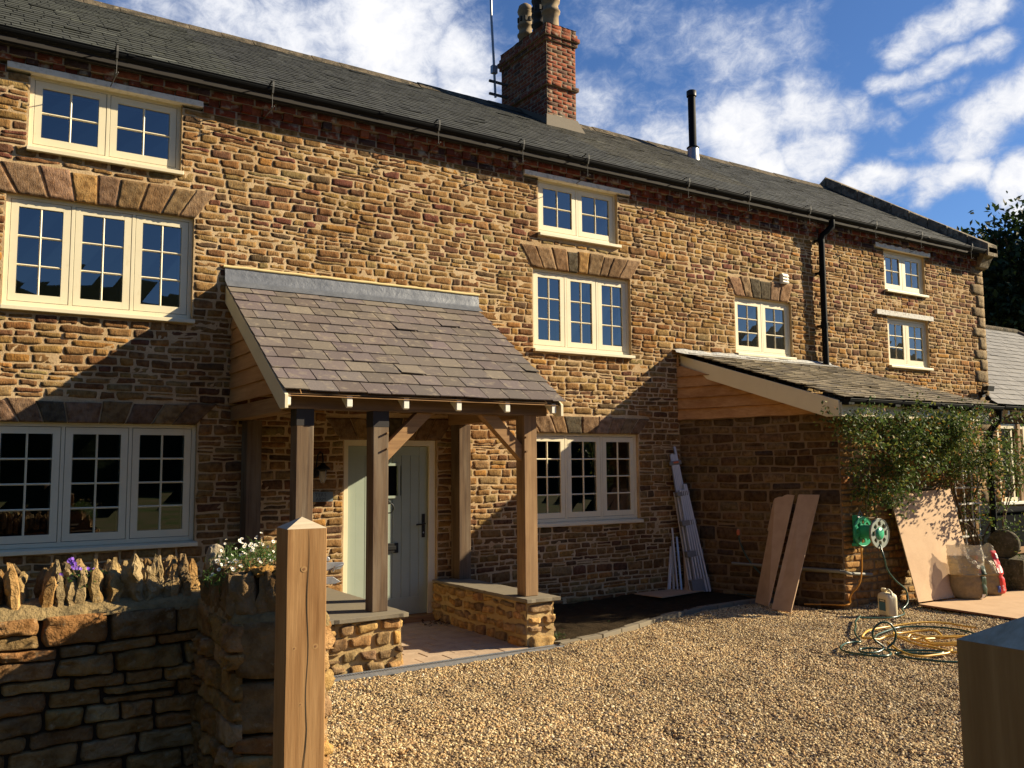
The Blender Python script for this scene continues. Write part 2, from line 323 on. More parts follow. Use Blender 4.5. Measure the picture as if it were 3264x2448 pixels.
# ------------------------------------------------------------------ masonry
TONES = {
 'iron': [((.32, .20, .083), 7), ((.27, .162, .068), 7), ((.22, .125, .055), 5), ((.19, .102, .048), 3), ((.15, .080, .048), 2), ((.125, .083, .048), 2), ((.36, .195, .062), 2), ((.28, .20, .095), 3.5)],
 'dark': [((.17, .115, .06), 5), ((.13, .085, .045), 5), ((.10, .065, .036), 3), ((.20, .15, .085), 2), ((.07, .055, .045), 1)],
 'honey': [((.50, .33, .14), 4), ((.42, .27, .12), 4), ((.34, .24, .13), 3), ((.25, .17, .10), 2), ((.52, .31, .11), 2)],
 'rubble': [((.42, .255, .105), 5), ((.36, .215, .085), 5), ((.28, .175, .085), 3), ((.47, .33, .18), 2), ((.34, .18, .07), 3)],
 'brick': [((.28, .085, .042), 5), ((.23, .07, .04), 4), ((.34, .115, .055), 3), ((.19, .07, .045), 2), ((.12, .07, .05), 1)],
 'dullred': [((.21, .055, .026), 5), ((.16, .045, .025), 4), ((.28, .09, .04), 1.5), ((.07, .04, .035), 2)],
}
def tone(kind, rng, dv=.10):
    T = TONES[kind]; w = np.array([a[1] for a in T]); k = rng.choice(len(T), p=w/w.sum())
    return np.clip(np.array(T[k][0])*(1+rng.uniform(-dv, dv))*(1+rng.uniform(-.06, .06, 3)), .01, .9)
def stones(mb, quads, O, U, Vv, depth, cols, m, nu=9, nv=6, rough=.45, jit=.006, sink=.014, seed=0, flat=False, edge=.93):
    """quads: (n,4,2) corners in panel coordinates; one rounded, rough-faced block each"""
    if len(quads) == 0: return
    O, U, Vv = (np.array(a, float) for a in (O, U, Vv)); Nn = np.cross(U, Vv); Nn /= np.linalg.norm(Nn)
    Q = np.asarray(quads, float); n = len(Q)
    a = np.concatenate([[-1], np.linspace(-edge, edge, nu-2), [1]]); b = np.concatenate([[-1], np.linspace(-edge, edge, nv-2), [1]])
    A, B = np.meshgrid(a, b, indexing='ij'); A = A.ravel(); B = B.ravel()
    corner = (np.abs(A)*np.abs(B))
    if not flat:
        sh = 1-.055*np.clip(corner-.6, 0, 1)/.4; As, Bs = A*sh, B*sh
    else: As, Bs = A, B
    s, t = (As+1)/2, (Bs+1)/2
    w = np.stack([(1-s)*(1-t), s*(1-t), s*t, (1-s)*t], 1)
    P = np.einsum('kj,njd->nkd', w, Q)
    ring = (np.maximum(np.abs(A), np.abs(B)) > .99)
    prof = np.where(ring, -sink, 1-(.10 if flat else .38)*np.maximum(np.abs(A), np.abs(B))**7)
    dd = np.broadcast_to(np.asarray(depth, float), (n,)) if np.ndim(depth) else np.full(n, depth)
    W3 = O+P[..., :1]*U+P[..., 1:]*Vv
    pf = W3.reshape(-1, 3)
    nz = (vnoise(pf*15+seed)+.7*vnoise(pf*41+seed, 3)+.55*vnoise(pf*105, 5)).reshape(n, -1)
    D = np.where(ring, -sink, dd[:, None]*(prof+rough*nz))
    ju = vnoise(pf*16+31, 7).reshape(n, -1)*jit; jv = vnoise(pf*16+77, 8).reshape(n, -1)*jit*.8
    W3 = W3+D[..., None]*Nn+ju[..., None]*U+jv[..., None]*Vv
    F = []
    for i in range(nu-1):
        for j in range(nv-1): F.append((i*nv+j, (i+1)*nv+j, (i+1)*nv+j+1, i*nv+j+1))
    F = np.array(F); K = nu*nv
    allF = (F[None]+(np.arange(n)*K)[:, None, None]).reshape(-1, 4)
    C = np.repeat(np.asarray(cols), K, 0)
    mb.add(W3.reshape(-1, 3), allF.tolist(), m, C, True)
def interval_cut(iv, a, b):
    o = []
    for x0, x1 in iv:
        if b <= x0 or a >= x1: o.append((x0, x1)); continue
        if a > x0: o.append((x0, a))
        if b < x1: o.append((b, x1))
    return o
def course_layout(w, levels, hmin, hmax, wmin, wmax, gap, holes, rng, ubound=None, bond=False, split=.16, tall=()):
    """coursed rubble: returns quads in (u,v). holes: list of fn(v)->(u0,u1) or None"""
    Q = []; rows = []
    for a, b in zip(levels[:-1], levels[1:]):
        v = a
        while v < b-1e-6:
            h = rng.uniform(hmin, hmax)
            for t0, t1 in tall:
                if t0 <= v < t1: h = rng.uniform(hmax*.95, hmax*1.35)
            if b-(v+h) < hmin*.9: h = b-v
            if h > hmax*1.5: h = (b-v)/2
            rows.append((v, v+h)); v += h
    k = 0
    for v0, v1 in rows:
        k += 1; vm = (v0+v1)/2; iv = [ubound(vm) if ubound else (0, w)]
        for hf in holes:
            r = hf(vm)
            if r: iv = interval_cut(iv, *r)
        wob = lambda u, kk: .008*math.sin(u*2.1+kk*1.7)+.005*math.sin(u*5.3+kk*.9)
        for x0, x1 in iv:
            if x1-x0 < .03: continue
            u = x0
            if bond: u = x0-(wmax/2 if k % 2 else 0)
            while u < x1-1e-6:
                ww = wmax if bond else rng.uniform(wmin, wmax)*(.75+.5*(v1-v0)/hmax)
                if not bond and rng.random() < .12: ww *= 1.6
                e = u+ww
                if x1-e < wmin*.7: e = x1
                a, b = max(u, x0), min(e, x1)
                if b-a > .025:
                    g = gap*(.7 if bond else rng.uniform(.6, 1.5))/2; parts = [(v0, v1)]
                    if not bond and split and rng.random() < split and v1-v0 > hmin*1.3:
                        c = v0+(v1-v0)*rng.uniform(.4, .6); parts = [(v0, c), (c, v1)]
                    for p0, p1 in parts:
                        if bond: j = np.zeros(8)
                        else: j = rng.uniform(-1, 1, 8)*gap*.45
                        wa, wb = (0, 0) if bond else (1, 1)
                        y0a, y0b = p0+wa*wob(a, v0*9), p0+wa*wob(b, v0*9); y1a, y1b = p1+wa*wob(a, v1*9), p1+wa*wob(b, v1*9)
                        Q.append([(a+g+j[0], y0a+g+j[1]), (b-g+j[2], y0b+g+j[3]), (b-g+j[4], y1b-g+j[5]), (a+g+j[6], y1a-g+j[7])])
                u = e
    return Q
def masonry(mb, O, U, w, levels, kind='iron', m='ironstone', mortar='pink_mortar', hmin=.055, hmax=.105, wmin=.10, wmax=.24, gap=.016, depth=.014, holes=(), seed=1,
            ubound=None, bond=False, nu=9, nv=6, rough=.5, jit=.006, split=.16, tall=(), V=(0, 0, 1), mortar_holes=(), top=None, tfn=None, sink=.014, thick=None):
    rng = np.random.default_rng(seed)
    Q = course_layout(w, levels, hmin, hmax, wmin, wmax, gap, holes, rng, ubound, bond, split, tall)
    if not Q: return
    Q = np.array(Q)
    def colr(q):
        c = q.mean(0)
        if tfn: r = tfn(c[0], c[1], rng)
        else: r = None
        return r if r is not None else tone(kind, rng)
    cols = np.array([colr(q) for q in Q]); dep = rng.uniform(.45, 1.45, len(Q))*depth
    if mortar == 'pink_mortar' and not bond:
        cc_ = Q.mean(1); lowf = vnoise(np.stack([cc_[:, 0]*.75, cc_[:, 1]*1.3, cc_[:, 0]*0+seed], 1)); dep = dep*np.clip(1.0+.38*lowf, .68, 1.35)
    stones(mb, Q, O, U, V, dep, cols, m, nu, nv, rough, jit, sink, seed, bond)
def sheet(mb, O, U, w, z0, z1, rects, m, V=(0, 0, 1), cell=.05, amp=.004, off=0.0):
    """mortar bed: a wavy sheet with rectangular openings (u0,u1,v0,v1)"""
    O, U, V = (np.array(a, float) for a in (O, U, V)); Nn = np.cross(U, V); Nn = Nn/np.linalg.norm(Nn)
    us = sorted(set([0, w]+[e for r in rects for e in r[:2] if 0 < e < w])); vs = sorted(set([z0, z1]+[e for r in rects for e in r[2:] if z0 < e < z1]))
    def fill(a):
        o = [a[0]]
        for p, q in zip(a[:-1], a[1:]):
            k = max(1, int((q-p)/cell)); o += [p+(q-p)*i/k for i in range(1, k+1)]
        return np.array(o)
    us, vs = fill(us), fill(vs); A, B = np.meshgrid(us, vs, indexing='ij'); P = O+A.reshape(-1, 1)*U+B.reshape(-1, 1)*V
    P = P+(off+amp*(vnoise(P*9, 4)+.6*vnoise(P*31, 9)))[:, None]*Nn; nv = len(vs); F = []
    uc = (us[:-1]+us[1:])/2; vc = (vs[:-1]+vs[1:])/2; ok = np.ones((len(uc), len(vc)), bool)
    for r in rects: ok &= ~(((uc > r[0]) & (uc < r[1]))[:, None] & ((vc > r[2]) & (vc < r[3]))[None])
    for i, j in zip(*np.nonzero(ok)): F.append((i*nv+j, (i+1)*nv+j, (i+1)*nv+j+1, i*nv+j+1))
    mb.add(P, F, m, (1, 1, 1), True)
def rect_hole(u0, u1, v0, v1): return lambda v: (u0, u1) if v0 < v < v1 else None
def trap_hole(a0, a1, b0, b1, v0, v1):
    return lambda v: (a0+(b0-a0)*(v-v0)/(v1-v0), a1+(b1-a1)*(v-v0)/(v1-v0)) if v0 < v < v1 else None

def slates(mb, O, U, Vs, w, ln, gauge, sw, m, colf, thick=.008, seed=3, lift=.010, left=None, right=None, jit=.004, gap=.0025):
    """rows of slates up a slope. O eave corner, U along eave, Vs up the slope. left/right: fn(v)->u limits"""
    rng = np.random.default_rng(seed); O, U, Vs = (np.array(a, float) for a in (O, U, Vs)); Nn = np.cross(U, Vs); Nn /= np.linalg.norm(Nn)
    rows = int(math.ceil(ln/gauge)); VV = []; FF = []; CC = []
    for r in range(rows):
        v0 = r*gauge; v1 = min(v0+gauge*1.25, ln+.02); u0 = left(v0) if left else 0; u1 = right(v0) if right else w
        u = u0-(sw/2 if r % 2 else 0)-rng.uniform(0, .02)
        while u < u1-1e-4:
            ww = sw*rng.uniform(.92, 1.08); a, b = max(u, u0), min(u+ww, u1); u += ww
            if b-a < .03: continue
            g = gap; dl = rng.uniform(-jit, jit, 4); h0 = lift*rng.uniform(.85, 1.25); tw = rng.uniform(-.0025, .0025)
            if rng.random() < .04: h0 *= 1.5
            c = colf(rng, a, v0)
            e0 = v0+dl[0]; e1 = v0+dl[1]
            bot = [O+(a+g)*U+e0*Vs+(h0+tw)*Nn, O+(b-g)*U+e1*Vs+(h0-tw)*Nn, O+(b-g)*U+v1*Vs+.001*Nn, O+(a+g)*U+v1*Vs+.001*Nn]
            top = [p+thick*Nn for p in bot]; k = len(VV)*1
            VV += bot+top; CC += [c]*8
            FF += [(k+4, k+5, k+6, k+7), (k, k+1, k+5, k+4), (k+1, k+2, k+6, k+5), (k+3, k, k+4, k+7), (k+3, k+2, k+1, k)]
    mb.add(VV, FF, m, np.array(CC))

# ================================================================== GROUND
mb = MB(); mb.box((-900, -900, -.5), (900, 900, -.062), 'earth'); struct(mb.build('ground'))
# gravel bed with gentle unevenness; kerb curve bounds it
KERB = [(5.0, 7.06), (5.6, 7.14), (6.28, 7.38), (6.9, 7.62), (7.6, 7.78), (8.49, 7.84), (9.02, 7.80)]
def kerb_y(x):
    if x <= KERB[0][0]: return 6.93
    for (a, b), (c, d) in zip(KERB[:-1], KERB[1:]):
        if x <= c: return b+(d-b)*(x-a)/(c-a)
    return 8.0
xs = np.linspace(1.2, 13.4, 123); V = []; F = []; ny = 90
for x in xs:
    top = 6.93 if x < 5.02 else (kerb_y(x)-.02 if x < 8.9 else 6.95)
    if x < 1.75: top = 6.93
    for j in range(ny): V.append((x, -3+(top+3)*j/(ny-1), 0))
V = np.array(V)
V[:, 2] = -.016+.012*vnoise(V*np.array([1.3, 1.3, 1]))+.013*vnoise(V*np.array([4.8, 4.8, 1]), 2)-.030*np.clip(vnoise(V*np.array([6.5, 6.5, 1]), 5)-.25, 0, 1)
for i in range(len(xs)-1):
    for j in range(ny-1): F.append((i*ny+j, (i+1)*ny+j, (i+1)*ny+j+1, i*ny+j+1))
mb = MB(); mb.add(V, F, 'gravel_base', smooth=True); bed = struct(mb.build('gravel_bed'))
# loose pebbles: instanced over the part of the bed the camera can come near
vm_ = [(1.25, 2.2), (4.0, 1.6), (13.3, 4.2), (13.3, 6.9), (9.0, 6.92)]+[(a, b-.03) for a, b in KERB[::-1][1:]]+[(4.98, 6.92), (1.25, 6.92)]
mb = MB(); Vg = []; Fg = []
sel = [k for k, p in enumerate(V)]
gm = MB()
keep = []
for f in F:
    c = V[list(f)].mean(0)
    lo = 4.6-.62*(c[0]-1.6) if c[0] < 5 else 2.5+.25*(c[0]-5)
    if c[1] > max(lo-.4, 1.7) and c[0] > 1.25: keep.append(f)
gm.add(V+np.array([0, 0, .003]), keep, 'gravel_base'); grav = gm.build('gravel')
tag(grav, 'loose honey coloured pea shingle spread over the drive', 'gravel', kind='stuff')
protos = []
for k in range(3):
    ico = bpy.data.meshes.new('pebble_%d' % k); import bmesh
    bm = bmesh.new(); bmesh.ops.create_icosphere(bm, subdivisions=1, radius=1)
    for v in bm.verts:
        v.co *= 1+.28*mn.noise(v.co*1.3+Vector((k*7, 0, 0))); v.co.z *= .55+.1*k; v.co.x *= 1.15
        v.co += Vector([random.uniform(-.08, .08) for _ in range(3)])
    bm.to_mesh(ico); bm.free(); ico.materials.append(MAT['pebble'])
    for p in ico.polygons: p.use_smooth = False
    protos.append(bpy.data.objects.new('pebble', ico))
ng = bpy.data.node_groups.new('scatter_pebbles', 'GeometryNodeTree')
ng.interface.new_socket('Geometry', in_out='INPUT', socket_type='NodeSocketGeometry'); ng.interface.new_socket('Geometry', in_out='OUTPUT', socket_type='NodeSocketGeometry')
gi = ng.nodes.new('NodeGroupInput'); go = ng.nodes.new('NodeGroupOutput'); jn = ng.nodes.new('GeometryNodeJoinGeometry')
for k, (po, dens, s0, s1) in enumerate(zip(protos, (1900, 1400, 650), (.005, .0065, .009), (.0105, .013, .0165))):
    dp = ng.nodes.new('GeometryNodeDistributePointsOnFaces'); dp.inputs['Density'].default_value = dens; dp.inputs['Seed'].default_value = k
    ng.links.new(gi.outputs[0], dp.inputs['Mesh'])
    ob = ng.nodes.new('GeometryNodeObjectInfo'); ob.inputs[0].default_value = po; ob.inputs['As Instance'].default_value = True
    ip = ng.nodes.new('GeometryNodeInstanceOnPoints'); ng.links.new(dp.outputs['Points'], ip.inputs['Points']); ng.links.new(ob.outputs['Geometry'], ip.inputs['Instance'])
    rv = ng.nodes.new('FunctionNodeRandomValue'); rv.data_type = 'FLOAT_VECTOR'; rv.inputs[0].default_value = (-.9, -.9, 0); rv.inputs[1].default_value = (.9, .9, 6.28)
    ng.links.new(rv.outputs[0], ip.inputs['Rotation'])
    rs = ng.nodes.new('FunctionNodeRandomValue'); rs.data_type = 'FLOAT'; rs.inputs[2].default_value = s0; rs.inputs[3].default_value = s1; rs.inputs['Seed'].default_value = 5+k
    ng.links.new(rs.outputs[1], ip.inputs['Scale']); ng.links.new(ip.outputs[0], jn.inputs[0])
ng.links.new(gi.outputs[0], jn.inputs[0]); ng.links.new(jn.outputs[0], go.inputs[0])
md = grav.modifiers.new('scatter', 'NODES'); md.node_group = ng

# soil bed between porch, kerb and lean-to
mb = MB(); V = []; F = []; xs = np.linspace(5.0, 8.98, 70); ny = 40
for x in xs:
    for j in range(ny): V.append((x, kerb_y(x)+(9.02-kerb_y(x))*j/(ny-1), .02))
V = np.array(V); V[:, 2] += .02*vnoise(V*np.array([3, 3, 1]))+.012*vnoise(V*np.array([12, 12, 1]), 3)
for i in range(len(xs)-1):
    for j in range(ny-1): F.append((i*ny+j, (i+1)*ny+j, (i+1)*ny+j+1, i*ny+j+1))
mb.add(V, F, 'soil', smooth=True); struct(mb.build('soil_bed'))
# kerb of small concrete edging blocks
mb = MB()
def polypts(P, step):
    o = []
    for (a, b), (c, d) in zip(P[:-1], P[1:]):
        k = max(1, round(math.hypot(c-a, d-b)/step)); o += [(a+(c-a)*i/k, b+(d-b)*i/k) for i in range(k)]
    return o+[P[-1]]
kp = polypts(KERB, .30)
for (a, b), (c, d) in zip(kp[:-1], kp[1:]):
    dx, dy = c-a, d-b; l = math.hypot(dx, dy); nx, ny_ = -dy/l*.045, dx/l*.045; e = .006/l
    a, b, c, d = a+dx*e, b+dy*e, c-dx*e, d-dy*e
    h = .028+random.uniform(-.003, .003)
    mb.prism([(a-nx, b-ny_, -.06), (c-nx, d-ny_, -.06), (c+nx, d+ny_, -.06), (a+nx, b+ny_, -.06)], [(a-nx, b-ny_, h), (c-nx, d-ny_, h), (c+nx, d+ny_, h), (a+nx, b+ny_, h)], 'kerb_concrete')
struct(mb.build('kerb', bevel=.005))
# porch paving
mb = MB(); rng = np.random.default_rng(4)
mb.box((3.3, 7.02, -.06), (4.9, 9.1, -.002), 'dull_mortar')
y = 7.06; k = 0
while y < 9.0:
    x = 3.30-(.14 if k % 2 else 0)
    while x < 4.85:
        a, b = max(x, 3.32), min(x+.28, 4.85)
        if b-a > .04: mb.box((a+.004, y+.004, -.05), (b-.004, min(y+.20, 9.0)-.004, .010+rng.uniform(-.002, .002)), 'paving')
        x += .28
    y += .20; k += 1
struct(mb.build('porch_paving', bevel=.004))
# hills all round, seen in the window panes, the unseen left side raised to block sky light; they open towards the house
V = []; F = []; nx = 90; prof = ((26, -1.0), (34, 6.5), (44, 10.5), (64, 14.5), (100, 21), (170, 27), (240, -1))
for i in range(nx):
    az = rad(95+232*i/(nx-1)); ed = min(1, i/10, (nx-1-i)/10)
    for j, (rr, hh) in enumerate(prof):
        n = float(vnoise(np.array([[i*.31, j*.7, 3.]]))[0])*1.8+float(vnoise(np.array([[i*.9, j*1.1, 9.]]))[0])*.8
        rr = rr*1.15; V.append((rr*math.sin(az), rr*math.cos(az), hh*(1.3 if az > rad(162) else 1.3-.42*min(1, (rad(162)-az)/rad(12)))*(1+1.0*max(0, min(1, (az-rad(205))/rad(20))))*(ed if hh > 0 else 1)+n*ed*(0 < j < 6)))
k = len(prof)
for i in range(nx-1):
    for j in range(k-1): F.append((i*k+j, (i+1)*k+j, (i+1)*k+j+1, i*k+j+1))
mb = MB(); mb.add(V, F, 'hill_green', smooth=True); struct(mb.build('hills'))

# ================================================================== FARMHOUSE
YF = 9.0; XE = 16.42
house = thing('farmhouse', (8, 10, 0), 'long two storey ironstone farmhouse under a dark slate roof with a red brick chimney', 'house')
WIN = [  # x0,x1,z0,z1, lights, rows, kind
 dict(x0=.48, x1=1.83, z0=4.70, z1=5.40, n=2, r=2, lab='upper window of two lights under a concrete lintel, nearest the left edge'),
 dict(x0=.33, x1=1.975, z0=3.21, z1=4.24, n=3, r=3, lab='upstairs window of three lights at the left end'),
 dict(x0=.27, x1=2.055, z0=1.02, z1=2.155, n=3, r=4, lab='shaded ground floor window of three lights behind the garden wall'),
 dict(x0=6.185, x1=7.485, z0=4.69, z1=5.40, n=2, r=2, lab='middle top window of two lights below the chimney'),
 dict(x0=6.09, x1=7.685, z0=3.20, z1=4.225, n=3, r=3, lab='middle window of three lights right of the porch roof'),
 dict(x0=6.01, x1=7.77, z0=1.02, z1=2.135, n=3, r=4, lab='ground floor window of three lights right of the porch'),
 dict(x0=9.695, x1=10.945, z0=3.37, z1=4.21, n=2, r=3, lab='window of two lights just above the lean-to roof'),
 dict(x0=13.375, x1=14.556, z0=4.70, z1=5.39, n=2, r=2, lab='top window of two lights near the far gable'),
 dict(x0=13.39, x1=14.575, z0=3.395, z1=4.22, n=2, r=3, lab='lower far window of two lights under a flaking white lintel'),
]
LINT = [(.285, 2.025, 5.392, 5.452, 'concrete'), (5.956, 7.685, 5.392, 5.455, 'concrete'), (13.10, 14.69, 5.395, 5.475, 'concrete'), (13.057, 14.69, 4.232, 4.317, 'old_white')]
ARCH = [  # bottom x0,x1, top x0,x1, z0,z1, n stones, dark keystone index
 dict(b=(.16, 1.985), t=(-.05, 2.19), z=(4.245, 4.54), n=9, seed=5),
 dict(b=(.10, 2.045), t=(-.10, 2.25), z=(2.16, 2.37), n=9, seed=6),
 dict(b=(6.07, 7.67), t=(5.90, 7.89), z=(4.232, 4.515), n=9, seed=7),
 dict(b=(5.99, 7.775), t=(5.80, 7.98), z=(2.14, 2.36), n=9, seed=8),
 dict(b=(9.71, 10.87), t=(9.56, 10.99), z=(4.225, 4.52), n=6, seed=9),
 dict(b=(3.55, 4.77), t=(3.38, 4.96), z=(2.03, 2.28), n=7, seed=10)]
DOOR = (3.60, 4.73, 0, 2.03)
rects = [(w['x0'], w['x1'], w['z0']-.01, w['z1']+.003) for w in WIN]+[DOOR]
holes = [rect_hole(w['x0']-.004, w['x1']+.004, w['z0']-.055, w['z1']) for w in WIN]
holes += [rect_hole(3.597, 4.733, -1, 2.03)]+[rect_hole(a-.004, b+.004, c-.003, d+.003) for a, b, c, d, _ in LINT]
holes += [trap_hole(a['b'][0], a['b'][1], a['t'][0], a['t'][1], a['z'][0]-.012, a['z'][1]) for a in ARCH]
X0 = -3.2
sh = lambda fn: (lambda v: (lambda r: None if r is None else (r[0]-X0, r[1]-X0))(fn(v)))
mb = MB()
lv = [0, .47, .965, 1.6, 2.15, 2.37, 3.14, 3.21, 3.75, 4.24, 4.54, 4.69, 5.36]
def wtone(u, v, rng):
    x = u+X0
    if v > 2.9 and 3.0 < v < 3.9 and rng.random() < .35: return tone('iron', rng)*np.array([1.12, 1.02, .85])
    if v > 4.25 and rng.random() < .16: return np.array([(.19, .085, .055), (.15, .08, .05), (.23, .12, .06), (.17, .07, .05)][rng.integers(4)])*rng.uniform(.8, 1.25)
    if 1.9 < v < 2.4 and rng.random() < .5: return np.array((.28, .16, .07))*(1+rng.uniform(-.2, .15))
    return None
masonry(mb, (X0, YF, 0), (1, 0, 0), XE-X0, lv, holes=[sh(h) for h in holes], seed=21, hmin=.046, hmax=.088, wmin=.085, wmax=.24, gap=.0118, depth=.0068, rough=.62, jit=.0065, tall=((3.45, 3.75), (2.2, 2.45), (1.55, 1.7)), tfn=wtone, split=.13)
sheet(mb, (X0, YF, 0), (1, 0, 0), XE-X0, 0, 5.36, [(a-X0, b-X0, c, d) for a, b, c, d in rects], 'pink_mortar', cell=.028, amp=.0028, off=.0008)
# reveals of the openings
for a, b, c, d in rects:
    V = [(a, YF, c), (b, YF, c), (b, YF, d), (a, YF, d), (a, YF+.45, c), (b, YF+.45, c), (b, YF+.45, d), (a, YF+.45, d)]
    mb.add(V, [(0, 4, 5, 1), (1, 5, 6, 2), (2, 6, 7, 3), (3, 7, 4, 0)], 'pink_mortar')
# end wall at the far gable and back walls
masonry(mb, (XE, YF, 0), (0, 1, 0), 6.3, [2.3, 5.4, 8.0], seed=33, nu=5, nv=4, wmin=.15, wmax=.3, hmin=.09, hmax=.15, ubound=lambda v: (0, 6.3) if v < 5.5 else ((v-5.5)*1.55, 6.3-(v-5.5)*1.55))
mb.add([(XE-.005, YF+.01, 0), (XE-.005, 15.3, 0), (XE-.005, 15.3, 5.7), (XE-.005, 12.2, 7.85), (XE-.005, YF+.01, 5.7)], [(0, 1, 2, 3, 4)], 'pink_mortar')
mb.add([(X0, YF+.01, 0), (X0, 15.3, 0), (X0, 15.3, 5.7), (X0, 12.2, 7.8), (X0, YF+.01, 5.7)], [(0, 4, 3, 2, 1)], 'pink_mortar')
mb.add([(X0, 15.3, 0), (XE, 15.3, 0), (XE, 15.3, 5.7), (X0, 15.3, 5.7)], [(3, 2, 1, 0)], 'pink_mortar')
mb.build('wall', house)
# splayed stone arches over the openings
for A in ARCH:
    rng = np.random.default_rng(A['seed']); n = A['n']; mb = MB(); Q = []; C = []; D = []
    e = np.cumsum(np.concatenate([[0], rng.uniform(.75, 1.3, n)])); e /= e[-1]
    for i in range(n):
        b0, b1 = (A['b'][0]+(A['b'][1]-A['b'][0])*t for t in (e[i], e[i+1])); t0, t1 = (A['t'][0]+(A['t'][1]-A['t'][0])*t for t in (e[i], e[i+1]))
        g = .0045; zt = A['z'][1]-rng.uniform(0, .03)
        Q.append([(b0+g, A['z'][0]-.01), (b1-g, A['z'][0]-.01), (t1-g, zt), (t0+g, zt)])
        c = np.array((.235, .165, .095))*(1+rng.uniform(-.25, .3)); c = c*np.array([1, rng.uniform(.88, 1.0), rng.uniform(.85, 1.1)])
        if i == n//2-1 or (i == n//2 and n < 8): c = np.array((.10, .085, .06))
        if rng.random() < .05: c = np.array((.36, .22, .09))
        C.append(c); D.append(rng.uniform(.010, .020))
    stones(mb, Q, (0, YF, 0), (1, 0, 0), (0, 0, 1), np.array(D), np.array(C), 'ironstone', 13, 13, .40, .0025, .022, A['seed'], True, .975)
    mb.build('stone_arch', house)
# brick eaves course with dentils
mb = MB()
masonry(mb, (X0, YF-.012, 0), (1, 0, 0), XE-X0, [5.345, 5.425], kind='dullred', m='brick', hmin=.08, hmax=.081, wmax=.225, wmin=.2, gap=.012, depth=.006, bond=True, seed=3, nu=4, nv=4, rough=.25, jit=.001,
        holes=[sh(rect_hole(a-.004, b+.004, c-.1, d+.003)) for a, b, c, d, _ in LINT[:3]])
x = X0; rng = np.random.default_rng(8); k = 0
while x < XE-.06:
    inl = any(a-.05 < x+.055 < b+.02 for a, b, *_ in LINT[:3])
    pr = .062 if k % 2 else .022
    z0 = 5.428 if not inl else 5.462
    mb.box((x+.005, YF-pr, z0), (x+.105, YF+.05, 5.503), 'brick', tone('dullred', rng)); x += .11; k += 1
masonry(mb, (X0, YF-.07, 0), (1, 0, 0), XE-X0, [5.505, 5.58], kind='dullred', m='brick', hmin=.074, hmax=.076, wmax=.225, wmin=.2, gap=.010, depth=.006, bond=True, seed=5, nu=4, nv=4, rough=.25, jit=.001)
mb.box((X0, YF-.012, 5.346), (XE, YF+.1, 5.427), 'brick_mortar') if False else None
for a, b in ((X0, .281), (2.029, 5.952), (7.689, 13.096), (14.694, XE)): mb.box((a, YF-.0135, 5.346), (b, YF+.1, 5.4265), 'brick_mortar')
mb.box((X0, YF-.018, 5.456), (XE, YF+.1, 5.504), 'brick_mortar'); mb.box((X0, YF-.0695, 5.506), (XE, YF+.1, 5.579), 'brick_mortar')
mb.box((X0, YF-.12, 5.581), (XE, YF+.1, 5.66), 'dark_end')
mb.build('brick_cornice', house)

